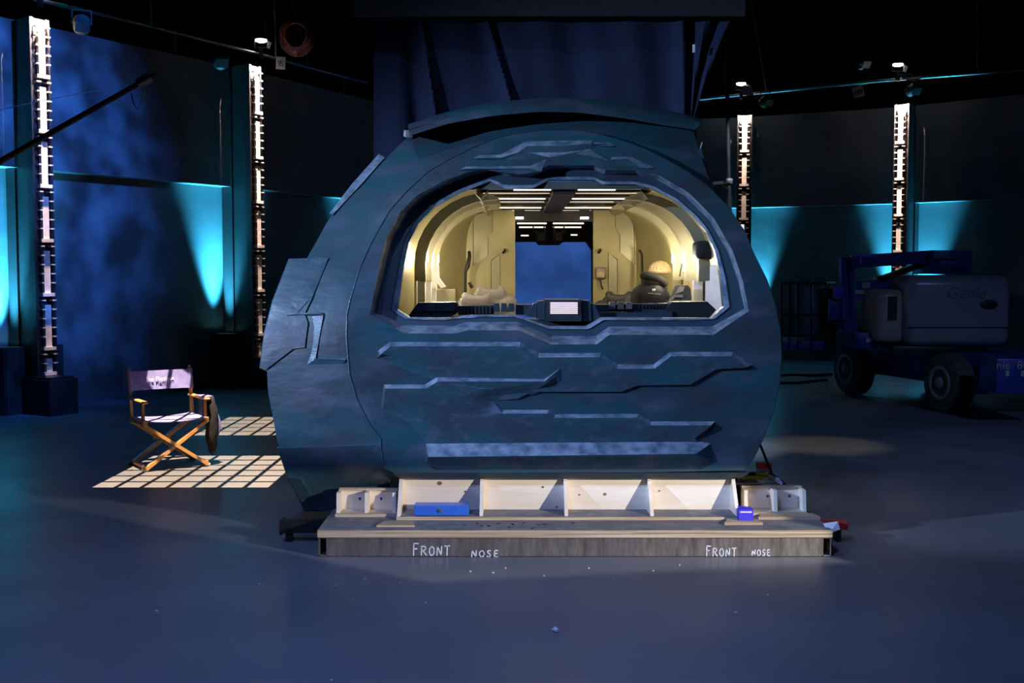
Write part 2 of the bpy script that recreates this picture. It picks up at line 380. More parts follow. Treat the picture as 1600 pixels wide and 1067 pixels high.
def make_uplight(p, t, n, rz, side, label, watts, off=0.34, tilt=0.0):
    base = p + t*side*off + n*0.17
    u_ = thing('wall_uplight', label, 'uplight', base, rz, 'cyan uplights at the columns')
    m_ = MB(); m_.box((0, -0.14, 0.40), (0.26, 0.03, 0.80)).box((0, 0.14, 0.40), (0.26, 0.03, 0.80)); m_.box((-0.13, 0, 0.40), (0.03, 0.28, 0.80)).box((0.13, 0, 0.40), (0.03, 0.28, 0.80))
    m_.build('housing', BLACK, u_)
    MB().lathe([(0.085, 0), (0.095, 0.03), (0.09, 0.05)], (0, 0.03, 0.66), 16).build('lens', LENSC, u_)
    l = bpy.data.lights.new('uplight_lamp', 'SPOT'); l.energy = watts; l.color = (0.05, 0.58, 1.0); l.spot_size = math.radians(42); l.spot_blend = 1.0; l.shadow_soft_size = 0.05
    lo = bpy.data.objects.new('uplight_lamp_light', l); COL.objects.link(lo)
    lo.location = base + n*(-0.02) + Vector((0,0,0.76)); aim(lo, base - n*0.09 - t*side*tilt + Vector((0,0,2.4)))
COLS = [(71, 'ribbed light column at the left end of the set wall', 5500), (403, 'ribbed light column behind the folding chair', 5500),
        (1161, 'ribbed light column just right of the mock-up', 5500), (1404, 'ribbed light column above the boom lift', 5500)]
CF = []
for px, lb, wt in COLS: CF.append(make_column(lb, px, wt))
UL = ['leftmost column', 'column behind the folding chair', 'column just right of the mock-up', 'column above the boom lift']
for i, (p, t, n, rz) in enumerate(CF):
    make_uplight(p, t, n, rz, -1, 'black cyan uplight on the near left side of the ' + UL[i], 4200, 0.27)
    make_uplight(p, t, n, rz, 1, 'black cyan uplight on the far right side of the ' + UL[i], 400 if i < 2 else 3000, 0.27)
# one more uplight from the column hidden behind the mock-up on the left
ph, th, nh = wall_frame(545, 0)
make_uplight(ph, th, nh, math.atan2(nh.y, nh.x)+PI/2, -1, 'cyan uplight at the wall half hidden by the mock-up', 2200, 0.0)

# ================================================================== MOCK-UP NOSE
def P(z): return 7.12 + 0.06*(z-0.3) + 0.24*max(0.0, z-1.1)**2
NC = (872.0, 440.0)
SIL = [(599,732),(594,700),(594,687),(575,662),(556,623),(545,585),(540,528),(541,490),(547,464),(562,416),(580,377),(608,328),(634,299),(667,268),(701,248),(735,231),(769,216.5),(802,208),(836,203),(870,201.5),(904,203),(937,209),(971,218),(1005,231),(1039,247),(1072,266),(1106,290),(1138,322),(1166,364),(1176,391),(1199,437),(1213,480),(1220,520),(1222,556),(1219,598),(1209,643),(1192,688),(1178,716),(1167,735),(1000,738),(800,738.5),(617,739)]
L0 = [(578,491),(590,427),(603,371),(626,331),(652,305),(691,284),(730,269),(767,262),(797,270),(828,270),(858,258),(928,258),(946,266),(992,266),(1030,274),(1075,300),(1115,340),(1145,392),(1161,440),(1170,486),(1115,523),(953,523),(932,538),(862,538),(811,516),(730,516),(712,521),(631,521)]
L1 = [(589,488),(602,430),(616,375),(636,338),(661,312),(698,290),(733,275),(767,268),(795,276),(830,276),(860,264),(926,264),(944,272),(990,272),(1026,280),(1070,306),(1109,345),(1138,395),(1154,442),(1163,482),(1113,510),(952,510),(931,525),(861,525),(809,503),(728,503),(711,509),(633,508)]
L2 = [(621,484),(630,422),(638,381),(653,350),(678,324),(719,301),(766,283),(791,295),(833,294),(858,281),(928,281),(942,288),(992,288),(1020,295),(1053,312),(1084,338),(1104,362),(1117,391),(1126,432),(1131,479),(1112,497),(940,496),(915,510),(858,510),(806,492),(735,492),(705,497),(640,496)]
def radius(poly, ang):
    dx, dy = math.cos(ang), math.sin(ang); best = 0
    n = len(poly)
    for i in range(n):
        ax, ay = poly[i][0]-NC[0], poly[i][1]-NC[1]; bx_, by_ = poly[(i+1)%n][0]-NC[0], poly[(i+1)%n][1]-NC[1]
        ex, ey = bx_-ax, by_-ay; den = dx*ey - dy*ex
        if abs(den) < 1e-9: continue
        r = (ax*ey - ay*ex)/den; s_ = (ax*dy - ay*dx)/den
        if r > 0 and -1e-6 <= s_ <= 1+1e-6: best = max(best, r)
    return best
ANG = sorted(set([round(math.atan2(y-NC[1], x-NC[0]), 4) for poly in (SIL, L0, L1, L2) for x, y in poly] + [round(-PI + 2*PI*k/120, 4) for k in range(120)]))
def loop(poly): return [(NC[0]+radius(poly, a)*math.cos(a), NC[1]+radius(poly, a)*math.sin(a)) for a in ANG]
def surf(x, y, off=0.0, fn=None):
    Yv = 7.3
    for _ in range(25):
        p = at(x, y, Yv); Yv = (fn(x, y, p.z) if fn else P(p.z)) + off
    return at(x, y, Yv)
NOSE = thing('spacecraft_nose_mockup', 'large blue-green painted spacecraft nose mock-up with a lit cabin behind its windshield opening', 'set piece', (0.34, 7.6, 0.0))
l0, l1, l2, ls = loop(L0), loop(L1), loop(L2), loop(SIL)
mb = MB(); K = 14; loops = []
for k in range(K+1):
    s_ = k/K
    loops.append([surf(a[0]+(b[0]-a[0])*s_, a[1]+(b[1]-a[1])*s_) for a, b in zip(l0, ls)])
loops.append([p + Vector((0, 0.16, 0)) for p in loops[-1]])
mb.strip(loops, True).build('nose_face', HULL, NOSE, True, SM)
rim0 = [(NC[0]+(x-NC[0])*.996, NC[1]+(y-NC[1])*.996) for x, y in ls]
MB().strip([[surf(x, y, .004) for x, y in rim0], [surf(x, y, -.005) for x, y in rim0], [surf(x, y, -.003) for x, y in ls], [surf(x, y, .02) for x, y in ls]], True).build('nose_rim', RELIEF, NOSE, True, SM)
fr = MB(); A = [surf(x, y) for x, y in l0]; B = [surf(x, y, 0.11) for x, y in l1]
mid = [((a[0]*0.35+b[0]*0.65), (a[1]*0.35+b[1]*0.65)) for a, b in zip(l1, l2)]
Cc = [surf(x, y, 0.115) for x, y in mid]
D = [surf(x, y, 0.13) for x, y in l2]; E = [p + Vector((0, 0.07, 0)) for p in D]
fr.strip([B, Cc, D, E], True).build('window_frame', HULLD, NOSE, True, math.radians(11))
half = [a*0.5+b*0.5 for a, b in zip(A, B)]
MB().strip([A, half, B], True).build('frame_bevel', WORNLIT, NOSE, True, math.radians(11))  # paler paint carries the light falling on the bevel
# thin bright lip round the opening
lp = MB(); li = [((a[0]*0.72+b[0]*0.28), (a[1]*0.72+b[1]*0.28)) for a, b in zip(l2, l1)]
lp.strip([[surf(x, y, 0.14) for x, y in li], [surf(x, y, 0.105) for x, y in li], [surf(x, y, 0.112) for x, y in l2], [surf(x, y, 0.14) for x, y in l2]], True).build('window_lip', WORNLIT, NOSE, True, math.radians(25))
from mathutils.geometry import delaunay_2d_cdt
def plate(pts, name, material=RELIEF, fn=None, base=-0.012, parent=NOSE):
    n = len(pts); b0 = [surf(x, y, -base, fn) for x, y, sx, sy, h in pts]
    out = [(x+sx, y+sy, h) for x, y, sx, sy, h in pts]
    xs = [p[0] for p in out]; ys = [p[1] for p in out]
    dense = []
    for i in range(n):
        a_, b_ = out[i], out[(i+1)%n]; kk = max(1, int(math.dist(a_[:2], b_[:2])/12))
        dense += [tuple(a_[q]+(b_[q]-a_[q])*t/kk for q in range(3)) for t in range(kk)]
    def hat(x, y):
        sw = sh = 0.0
        for p in dense:
            d2 = (p[0]-x)**2 + ((p[1]-y)*1.6)**2 + 1e-6; w_ = 1/d2**1.5; sw += w_; sh += w_*p[2]
        return sh/sw
    P2 = [Vector(p[:2]) for p in out]; H = [p[2] for p in out]
    if (max(xs)-min(xs)) > 60:
        x = min(xs)+5
        while x < max(xs):
            y = min(ys)+4
            while y < max(ys):
                ins = False; j_ = n-1; near = False
                for i in range(n):
                    if (ys[i] > y) != (ys[j_] > y) and x < (xs[j_]-xs[i])*(y-ys[i])/(ys[j_]-ys[i])+xs[i]: ins = not ins
                    e = Vector((xs[j_]-xs[i], ys[j_]-ys[i])); t = max(0, min(1, Vector((x-xs[i], y-ys[i])).dot(e)/max(e.length_squared, 1e-9)))
                    if (Vector((xs[i], ys[i]))+e*t-Vector((x, y))).length < 3: near = True
                    j_ = i
                if ins and not near: P2.append(Vector((x, y))); H.append(hat(x, y))
                y += 10
            x += 14
    vo, eo, fo, ov, oe, of_ = delaunay_2d_cdt(P2, [], [list(range(n))], 1, 1e-4)
    m_ = MB(); idx = []
    H2 = []
    for k, q in enumerate(vo):
        o_ = ov[k]; H2.append(H[o_[0]] if o_ else hat(q.x, q.y))
    m_.add([surf(q.x, q.y, -h, fn) for q, h in zip(vo, H2)], [tuple(f) for f in fo])
    m_.add(b0 + [surf(x, y, -h, fn) for x, y, h in out], [(i, (i+1)%n, n+(i+1)%n, n+i) for i in range(n)] + [tuple(range(n))[::-1]])
    o = m_.build(name, material, parent, True, math.radians(18))
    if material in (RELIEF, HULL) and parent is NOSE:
        o.data.materials.append(WORNLIT)
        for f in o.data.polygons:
            if f.normal.z > 0.45: f.material_index = 1  # up-facing facets painted lighter, as if lit from above
    return o
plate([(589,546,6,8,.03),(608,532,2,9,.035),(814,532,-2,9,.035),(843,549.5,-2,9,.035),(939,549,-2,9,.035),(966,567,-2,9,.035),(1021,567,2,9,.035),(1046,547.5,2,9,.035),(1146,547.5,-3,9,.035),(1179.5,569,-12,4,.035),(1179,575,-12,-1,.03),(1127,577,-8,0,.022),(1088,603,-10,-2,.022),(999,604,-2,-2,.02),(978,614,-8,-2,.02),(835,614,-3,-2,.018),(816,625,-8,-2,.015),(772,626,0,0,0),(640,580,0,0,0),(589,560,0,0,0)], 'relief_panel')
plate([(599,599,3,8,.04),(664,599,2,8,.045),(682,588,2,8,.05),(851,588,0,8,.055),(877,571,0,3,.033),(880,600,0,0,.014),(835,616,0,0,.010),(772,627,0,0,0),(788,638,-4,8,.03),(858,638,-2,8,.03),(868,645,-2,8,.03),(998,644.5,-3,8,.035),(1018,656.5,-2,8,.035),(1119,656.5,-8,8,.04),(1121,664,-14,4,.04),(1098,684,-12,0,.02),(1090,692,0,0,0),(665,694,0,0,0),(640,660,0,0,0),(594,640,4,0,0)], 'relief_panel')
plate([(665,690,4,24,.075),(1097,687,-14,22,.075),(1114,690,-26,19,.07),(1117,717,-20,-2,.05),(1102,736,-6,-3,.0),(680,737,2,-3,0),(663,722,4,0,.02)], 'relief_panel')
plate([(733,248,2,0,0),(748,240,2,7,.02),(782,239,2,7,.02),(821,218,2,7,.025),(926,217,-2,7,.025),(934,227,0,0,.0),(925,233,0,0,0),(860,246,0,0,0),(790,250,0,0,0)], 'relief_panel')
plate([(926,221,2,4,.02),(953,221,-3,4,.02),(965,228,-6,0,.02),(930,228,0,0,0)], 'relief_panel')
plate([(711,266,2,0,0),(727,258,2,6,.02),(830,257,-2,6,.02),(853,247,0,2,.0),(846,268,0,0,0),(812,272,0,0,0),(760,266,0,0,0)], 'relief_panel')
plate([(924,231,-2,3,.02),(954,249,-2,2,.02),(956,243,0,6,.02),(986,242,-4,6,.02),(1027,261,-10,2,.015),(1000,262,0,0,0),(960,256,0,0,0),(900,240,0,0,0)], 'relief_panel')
# bottom lip
a = at(617, 739, 7.15); b = at(1167, 737, 7.15)
lip = MB(); zt = at(800, 738.5, P(0.44)).z
lip.hexa([Vector((a.x+.02, 7.16, zt-.038)), Vector((b.x-.03, 7.16, zt-.038)), Vector((b.x-.03, 7.40, zt-.038)), Vector((a.x+.02, 7.40, zt-.038)), Vector((a.x-.01, 7.12, zt)), Vector((b.x+.01, 7.12, zt)), Vector((b.x, 7.40, zt)), Vector((a.x, 7.40, zt))])
lip.build('bottom_lip', HULLD, NOSE, True)

# ---- outer hull ring
def RY(x, y, z):
    ang = math.atan2(y-NC[1], x-NC[0]); rn = radius(SIL, ang); r = math.hypot(x-NC[0], y-NC[1])
    return P(z) + 0.05 + 0.13*min(1.2, max(0.0, (r/rn-1)/0.42))
def resample(pl, n):
    L = [0]
    for i in range(len(pl)-1): L.append(L[-1]+math.dist(pl[i], pl[i+1]))
    out = []
    for k in range(n):
        t = L[-1]*k/(n-1); i = max(j for j in range(len(L)-1) if L[j] <= t+1e-9); s_ = (t-L[i])/(L[i+1]-L[i])
        out.append((pl[i][0]+(pl[i+1][0]-pl[i][0])*s_, pl[i][1]+(pl[i+1][1]-pl[i][1])*s_))
    return out
RI1 = [(606,735),(602,690),(582,660),(563,621),(552,585),(548,528),(549,490),(555,464),(570,418),(588,380)]
RO1 = [(440,720),(433,690),(426,650),(419,614),(416,560),(425,500),(450,450),(481,401)]
RI2 = [(588,380),(616,332),(642,303),(672,274),(704,254)]
RO2 = [(481,401),(518,335),(560,283),(604,246),(640,211)]
RI3 = [(704,254),(735,240),(769,225),(802,217),(836,212),(870,210),(904,212),(937,217),(971,226),(1005,239),(1039,255),(1072,275),(1112,306)]
RO3 = [(640,211),(700,188),(769,172),(836,166),(904,166),(971,175),(1039,188),(1083,202)]
RI4 = [(1112,306),(1112,304),(1112,302)]; RO4 = [(1083,202),(1092,236),(1113,292)]
ri = resample(RI1, 20) + resample(RI2, 16)[1:] + resample(RI3, 28)[1:] + resample(RI4, 6)[1:]
ro = resample(RO1, 20) + resample(RO2, 16)[1:] + resample(RO3, 28)[1:] + resample(RO4, 6)[1:]
loops = []
for k in range(7):
    s_ = k/6; loops.append([surf(a[0]+(b[0]-a[0])*s_, a[1]+(b[1]-a[1])*s_, 0, RY) for a, b in zip(ri, ro)])
c0 = Vector((0.34, 0, 1.4))
loops.append([p + Vector((0, 0.03, 0)) for p in loops[-1]])
for q in (0.35, 0.9): loops.append([Vector((c0.x+(p.x-c0.x)*(1-0.05*q), p.y+q, c0.z+(p.z-c0.z)*(1-0.05*q))) for p in loops[6]])
MB().strip(loops).build('hull_ring', HULL, NOSE, True, SM)
Z2 = lambda L, h: [(x, y, 0, 0, h) for x, y in L]
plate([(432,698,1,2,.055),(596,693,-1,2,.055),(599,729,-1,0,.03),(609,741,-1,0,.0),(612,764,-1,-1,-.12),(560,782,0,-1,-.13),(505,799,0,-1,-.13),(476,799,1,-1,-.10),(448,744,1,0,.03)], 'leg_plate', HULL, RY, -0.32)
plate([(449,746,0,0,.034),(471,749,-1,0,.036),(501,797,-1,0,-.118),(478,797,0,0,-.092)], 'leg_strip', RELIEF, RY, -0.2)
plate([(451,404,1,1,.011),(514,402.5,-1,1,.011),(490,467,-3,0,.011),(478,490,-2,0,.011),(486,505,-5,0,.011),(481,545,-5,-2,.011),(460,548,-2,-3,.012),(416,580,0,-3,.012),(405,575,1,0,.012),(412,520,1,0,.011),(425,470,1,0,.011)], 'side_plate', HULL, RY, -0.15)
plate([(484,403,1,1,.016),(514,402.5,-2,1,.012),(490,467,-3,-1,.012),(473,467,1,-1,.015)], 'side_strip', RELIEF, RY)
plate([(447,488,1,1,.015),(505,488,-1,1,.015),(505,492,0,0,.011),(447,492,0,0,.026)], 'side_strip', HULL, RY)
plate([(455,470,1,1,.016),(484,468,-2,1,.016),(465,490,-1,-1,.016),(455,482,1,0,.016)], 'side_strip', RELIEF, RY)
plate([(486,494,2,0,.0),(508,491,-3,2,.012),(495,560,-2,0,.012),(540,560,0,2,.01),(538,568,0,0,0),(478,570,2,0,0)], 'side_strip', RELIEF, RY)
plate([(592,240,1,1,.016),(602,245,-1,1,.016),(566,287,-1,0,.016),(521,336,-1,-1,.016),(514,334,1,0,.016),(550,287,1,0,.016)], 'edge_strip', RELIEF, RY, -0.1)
# ---- visor
VT = [(637,194),(701,174),(769,160),(836,153.5),(870,152.5),(937,155),(1005,163.5),(1072,178.5),(1096,187)]
VL = [(639,205),(701,184),(769,170),(836,162.5),(870,162),(904,162.5),(971,171),(1039,184),(1096,192)]
VB = [(640,212),(701,193),(769,181),(836,175),(870,175),(904,176),(971,184),(1039,196),(1086,203)]
vt, vl, vb = resample(VT, 30), resample(VL, 30), resample(VB, 30)
mb = MB(); Vt = [surf(x, y, 0.0, RY) for x, y in vt]; Vl = [surf(x, y, -0.26, RY) for x, y in vl]; Vb = [surf(x, y, -0.25, RY) for x, y in vb]; Vu = [surf(x, y-2, 0.06, RY) for x, y in vb]
mb.strip([Vu, Vt, Vl, Vb, Vu]); mb.add([Vu[0], Vt[0], Vl[0], Vb[0]], [(0,1,2,3)]); mb.add([Vu[-1], Vt[-1], Vl[-1], Vb[-1]], [(0,1,2,3)])
mb.build('visor', HULL, NOSE, True, math.radians(35))
# broken foam and bracket on the right shoulder
fb = MB(); fb.hexa([at(1108,290,7.78), at(1112,291,7.78), at(1112,291,7.95), at(1108,290,7.95), at(1090,234,7.78), at(1096,232,7.78), at(1096,232,7.95), at(1090,234,7.95)]); fb.build('foam_edge', HULLD, NOSE, True)
MB().bar(at(1094,233,7.8), at(1097,222,7.8), .006, .006).build('loose_sliver', WPOST, NOSE, True)
br = MB().bar(at(1111,287,7.8), at(1130,285,7.8), .03, .02).bar(at(1112,285,7.82), at(1113,303,7.82), .02, .02); br.build('bracket', WPOST, NOSE, True)
for (p, q, mt) in (((1128,286),(1140,285.5),YELLOW), ((1128,289),(1139,296),YELLOW), ((1124,288),(1130,293),RED)):
    MB().tube([at(*p, 7.8), at(*q, 7.8)], .004, 6).build('loose_wire', mt, NOSE, True)
tip = MB(); tip.box(at(638, 209, 7.9), (.05, .05, .04), .4, .3); tip.build('torn_corner', DECAL, NOSE, True)

# ---- cabin interior
XC = 0.35
def sect(wd, top, zlow, n=9, rad=0.52):
    top = top - 0.18; L = [(wd, zlow), (wd, 1.74)]
    for k in range(1, n+1):
        a_ = PI/2*k/n; L.append((wd-rad*(1-math.cos(a_)), 1.74+(top-1.74)*(math.sin(a_) if rad > 0.4 else math.sin(a_)**(0.35+rad))))
    return L
def cab(side, Ys, name, zlow=0.5):
    loops = []
    for Yv, wd, top, rad in Ys: loops.append([Vector((XC+side*u_, Yv, z)) for u_, z in sect(wd, top, zlow, 9, rad)])
    out = [[p + Vector((side*0.05, 0, 0.04)) for p in L] for L in loops]
    mb = MB().strip(loops).strip(out); n = len(loops[0])
    mb.strip([loops[0], out[0]]).strip([loops[-1], out[-1]]).strip([[L[0] for L in loops], [L[0] for L in out]]).strip([[L[-1] for L in loops], [L[-1] for L in out]])
    return mb.build(name, GOLD, NOSE, True, SM)
cab(-1, [(7.70, 1.13, 2.42, .56), (8.0, 1.03, 2.42, .52), (8.6, 1.03, 2.42, .52), (9.35, 1.02, 2.42, .52), (9.75, 0.94, 2.42, .42), (10.3, 0.76, 2.42, .20)], 'cabin_wall')
cab(1, [(8.95, 1.03, 2.42, .52), (9.35, 1.02, 2.42, .52), (9.75, 0.94, 2.42, .42), (10.3, 0.76, 2.42, .20)], 'cabin_wall')
cab(1, [(7.70, 1.10, 2.42, .56), (8.0, 1.03, 2.42, .52), (8.95, 1.03, 2.42, .52)], 'cabin_vault', 1.74)
def cabin_ribs():
    for Yv in (8.12, 8.72, 9.32):
        for side in (-1, 1):
            S = sect(1.03, 2.42, 1.62)
            i0 = [Vector((XC+side*(u_-0.075), Yv-0.055, z-0.05*(k/len(S)))) for k, (u_, z) in enumerate(S)]
            i1 = [p + Vector((0, 0.11, 0)) for p in i0]; o0 = [Vector((XC+side*(u_+0.0), Yv-0.07, z+0.01)) for u_, z in S]; o1 = [p + Vector((0, 0.14, 0)) for p in o0]
            r = MB().strip([o0, i0, i1, o1]); r.add([o0[0], i0[0], i1[0], o1[0]], [(0,1,2,3)])
            ro_ = r.build('arch_rib', GOLDP, NOSE, True, SM)
            MB().box((XC+side*0.965, Yv-0.01, 1.80), (0.05, 0.06, 0.075), ch=0.008).build('rib_lamp', LAMPW, ro_, True)
            if side == -1 or Yv > 8.9:
                MB().box((XC+side*0.985, Yv, 1.35), (0.05, 0.10, 0.80)).build('rib_post', WPOST if side < 0 else GOLDP, ro_, True)
            l = bpy.data.lights.new('rib_lamp_light', 'POINT'); l.energy = 7.0; l.color = (1.0, 0.86, 0.62); l.shadow_soft_size = 0.04
            lo = bpy.data.objects.new('rib_lamp_light', l); COL.objects.link(lo); lo.location = (XC+side*0.88, Yv-0.02, 1.76)
cabin_ribs()
CZ = 2.24
cp = MB().bx(XC-0.56, XC+0.56, 7.7, 10.3, CZ, CZ+.05).build('ceiling_panel', CEILM, NOSE, True)
for k, (Yv, xa, xb) in enumerate(((7.72, .09, .34), (8.0, .09, .55), (8.66, .10, .55), (8.98, .10, .44), (9.86, .10, .52), (10.22, .10, .35))):
    for side in (-1, 1):
        MB().bx(XC+side*xa, XC+side*xb, Yv, Yv+0.03, CZ-.0065, CZ).build('light_strip', GLOW, cp, True)
for Yv in (7.86, 8.33, 8.82, 9.4, 10.05):
    MB().bx(XC-0.56, XC+0.56, Yv-0.06, Yv+0.06, CZ-.012, CZ).build('ceiling_slat', CABD, cp, True)
MB().bx(XC-0.075, XC+0.075, 7.75, 10.2, CZ-.03, CZ).build('ceiling_spine', CABD, cp, True)
for side in (-1, 1):
    e = MB().strip([[Vector((XC+side*0.50, Yv, 2.25)) for Yv in (7.75, 10.25)], [Vector((XC+side*0.56, Yv, 2.18)) for Yv in (7.75, 10.25)], [Vector((XC+side*0.60, Yv, 2.22)) for Yv in (7.75, 10.25)]]); e.build('ceiling_edge', GOLDP, cp, True)
    dl = MB().box((XC+side*0.285, 10.15, 2.215), (0.09, 0.09, 0.09), ch=.01).build('downlight', CABD, cp, True)
    MB().box((XC+side*0.285, 10.15, 2.165), (0.07, 0.07, 0.02)).build('downlight_lens', DOWNW, dl, True)
l = bpy.data.lights.new('cabin_strip_light', 'AREA'); l.energy = 6; l.color = (1.0, 0.86, 0.62); l.shape = 'RECTANGLE'; l.size = 0.9; l.size_y = 1.6
lo = bpy.data.objects.new('cabin_strip_light', l); COL.objects.link(lo); lo.location = (XC, 9.0, 2.20)
# bulkhead
dl_, dr_ = at(805, 400, 10.3).x, at(927, 400, 10.3).x
MB().bx(XC-0.76, dl_, 10.3, 10.36, 0.5, 2.29).build('bulkhead', GOLD, NOSE, True)
MB().bx(dr_, XC+0.76, 10.3, 10.36, 0.5, 2.29).build('bulkhead', GOLD, NOSE, True)
MB().bx(dl_, dr_, 10.3, 10.36, at(800, 346, 10.3).z, 2.29).build('bulkhead_header', CABD, NOSE, True)
PL = lambda Yv: (lambda x, y, z: Yv)
for poly in ([(739,336),(770,326),(770,362),(763,369),(763,398),(739,415)], [(767,407),(782,396),(782,458),(767,458)], [(990,335),(961,328),(961,355),(968,366),(968,393),(993,413)], [(950,394),(965,405),(965,458),(950,458)]):
    cx = sum(p[0] for p in poly)/len(poly)
    plate([(x, y, (1 if x < cx else -1), 1, .02) for x, y in poly], 'wall_panel', GOLDP, PL(10.3), 0.0)
for x in (789, 938): MB().tube([at(x, 390, 10.29), at(x, 392, 10.24), at(x-3, 395, 10.22)], .012, 6).build('coat_hook', DARKM, NOSE, True)
ic = MB().box(at(939, 427, 10.26), (.095, .05, .11), ch=.02).build('intercom', STEEL, NOSE, True)
MB().box(at(939, 429, 10.23), (.06, .02, .055), ch=.006).build('intercom_screen', BEIGE, ic, True)
MB().tube([at(938, 437, 10.25), at(939, 445, 10.24), at(942, 452, 10.25)], .008, 6).build('intercom_cord', DARKM, ic, True)
MB().tube([at(733, 393, 10.0), at(734, 400, 9.98), at(731, 415, 9.97), at(727.5, 425, 9.97), at(727, 470, 9.97)], [.014, .016, .02, .012, .012], 8).build('wall_hose', DARKM, NOSE, True, SM)
MB().tube([at(733, 441, 9.6), at(738, 450, 9.6)], .014, 8).build('wall_hose', DARKM, NOSE, True, SM)
MB().tube([at(999, 391, 10.0), at(1003, 397, 9.98), at(1004, 470, 9.97)], .011, 8).build('wall_hose', DARKM, NOSE, True, SM)
# rear compartment
tun = MB(); tun.bx(XC-0.75, XC-0.70, 10.36, 12.8, 0.5, 2.3).bx(XC+0.70, XC+0.75, 10.36, 12.8, 0.5, 2.3).bx(XC-0.75, XC+0.75, 10.36, 12.8, 2.3, 2.35)
tun.build('rear_compartment', CABD, NOSE, True)
hz = at(800, 378, 12.8).z; hn = at(800, 383, 12.8).z
hx = lambda x: at(x, 380, 12.8).x
MB().prism([Vector((XC-.75, 12.8, 2.3)), Vector((XC-.75, 12.8, hz)), Vector((hx(837), 12.8, hz)), Vector((hx(841), 12.8, hn)), Vector((hx(874), 12.8, hn)), Vector((hx(880), 12.8, hz)), Vector((hx(915), 12.8, hz)), Vector((hx(924), 12.8, hz-.09)), Vector((hx(926), 12.8, .5)), Vector((XC+.75, 12.8, .5)), Vector((XC+.75, 12.8, 2.3))], (0, .06, 0)).build('rear_frame', CABD, NOSE, True)
for (x0, x1, y, Yv) in ((808,854,349,11.2),(864,912,349,11.2),(811,852,355,11.6),(864,908,355,11.6),(814,826,368,12.3),(892,902,367,12.3)):
    a = at(x0, y, Yv); b = at(x1, y, Yv); MB().box((a+b)/2, (b.x-a.x, .03, .012)).build('rear_light_strip', GLOW, NOSE, True)
for x in (835, 852, 867, 883): MB().tube([at(x, 349, 11.3), at(x-2, 356, 11.25), at(x, 362, 11.3)], .008, 6).build('rear_bracket', STEEL, NOSE, True)
for x in (845, 873): MB().box(at(x, 370, 11.5), (.10, .12, .12), ch=.02).build('rear_fixture', DARKM, NOSE, True)
MB().bx(XC-1.05, XC+1.05, 7.75, 12.8, 0.46, 0.5).build('cabin_floor', CABD, NOSE, True)
# left instrument details
MB().prism([at(636,427,8.3), at(643,426,8.3), at(648,466,8.3), at(639,466,8.3)], (0,.05,0)).build('speckled_panel', SPECK, NOSE, True)
MB().prism([at(663,422,8.9), at(668,422,8.9), at(671,466,8.9), at(666,466,8.9)], (0,.05,0)).build('speckled_panel', SPECK, NOSE, True)
MB().prism([at(646,430,8.35), at(652,440,8.35), at(660,438,8.35), at(659,478,8.35), at(651,478,8.35), at(650,445,8.35)], (0,.08,0)).build('instrument_post', WPOST, NOSE, True)
MB().prism([at(672,410,9.1), at(685,412,9.1), at(686,434,9.1), at(697,448,9.1), at(689,450,9.1), at(681,440,9.1), at(681,450,9.1), at(673,450,9.1)], (0,.05,0)).build('forked_bracket', WPOST, NOSE, True)
MB().bx(at(671,460,9.4).x, at(712,460,9.4).x, 9.3, 9.75, at(690,470,9.4).z-.2, at(690,452,9.4).z).build('side_bench', GOLDP, NOSE, True)
MB().lathe([(.035, 0), (.035, .05), (.03, .06), (.026, .20), (.014, .28)], at(632, 484, 7.95), 12).build('corner_lamp', WPOST, NOSE, True, SM)
# right opening: post, hanging black case, outside white flat
MB().bx(at(1083,420,8.9).x, at(1097,420,8.9).x, 8.86, 8.95, 0.5, 1.95).build('white_post', WPOST, NOSE, True)
MB().bx(at(1098.5,420,8.4).x, at(1101.5,420,8.4).x, 8.38, 8.41, 0.5, 1.92).build('black_rod', DARKM, NOSE, True)
MB().box(at(1099, 391, 8.05), (.135, .16, .13), .1, ch=.035).build('hanging_case', SOFTB, NOSE, True, SM)
MB().box(at(1076, 394, 8.75), (.06, .08, .13)).build('rib_bracket', STEEL, NOSE, True)
for x, y0, y1 in ((1065,412,432),(1071,410,428)): MB().bar(at(x, y0, 8.93), at(x-3, y1, 8.93), .012, .01).build('wall_slot', CABD, NOSE, True)

# ---- dash console
CON = MB()
def cbox(x0, x1, y0, y1, Y0, Y1, chx=0): 
    a = at(x0, y1, Y0); b = at(x1, y0, Y0)
    return ((a.x, b.x, a.z, b.z, Y0, Y1))
za = at(800, 497, 7.62).z
console = MB().bx(at(624,490,7.75).x, at(1122,490,7.75).x, 7.60, 8.0, 0.9, za-.015).build('console', CONS, NOSE, True)
def hprism(pxs, Y0, Y1, name, mt=CONS, parent=console):
    return MB().prism([at(x, y, Y0) for x, y in pxs], (0, Y1-Y0, 0)).build(name, mt, parent, True)
hprism([(636,496),(653,473),(713,472),(716,480),(716,488),(704,495),(660,498)], 7.66, 7.85, 'switch_housing')
hprism([(654,474.5),(681,474),(682,486),(645,487)], 7.645, 7.66, 'switch_panel', HULLD)
hprism([(683,474),(711,473.5),(712,486),(684,486)], 7.645, 7.66, 'switch_panel', HULLD)
hprism([(716,478),(772,477),(772,492),(716,492)], 7.68, 7.82, 'key_bank')
for k in range(9): hprism([(719+k*5.6,479),(722.5+k*5.6,479),(722.5+k*5.6,490),(719+k*5.6,490)], 7.66, 7.68, 'console_key', BLACK)
for k in range(3):
    hprism([(772+k*11.5,474),(780+k*11.5,474),(781+k*11.5,487),(771+k*11.5,487)], 7.66, 7.76, 'toggle_block', HULLD)
hprism([(806,476),(830,476),(832,492),(806,492)], 7.7, 7.9, 'console_block')
hprism([(822,494),(834,474),(838,474),(838,496)], 7.6, 7.8, 'centre_wing', HULLD)
hprism([(839,471),(850,470),(852,500),(839,498)], 7.58, 7.8, 'centre_wing', HULLD)
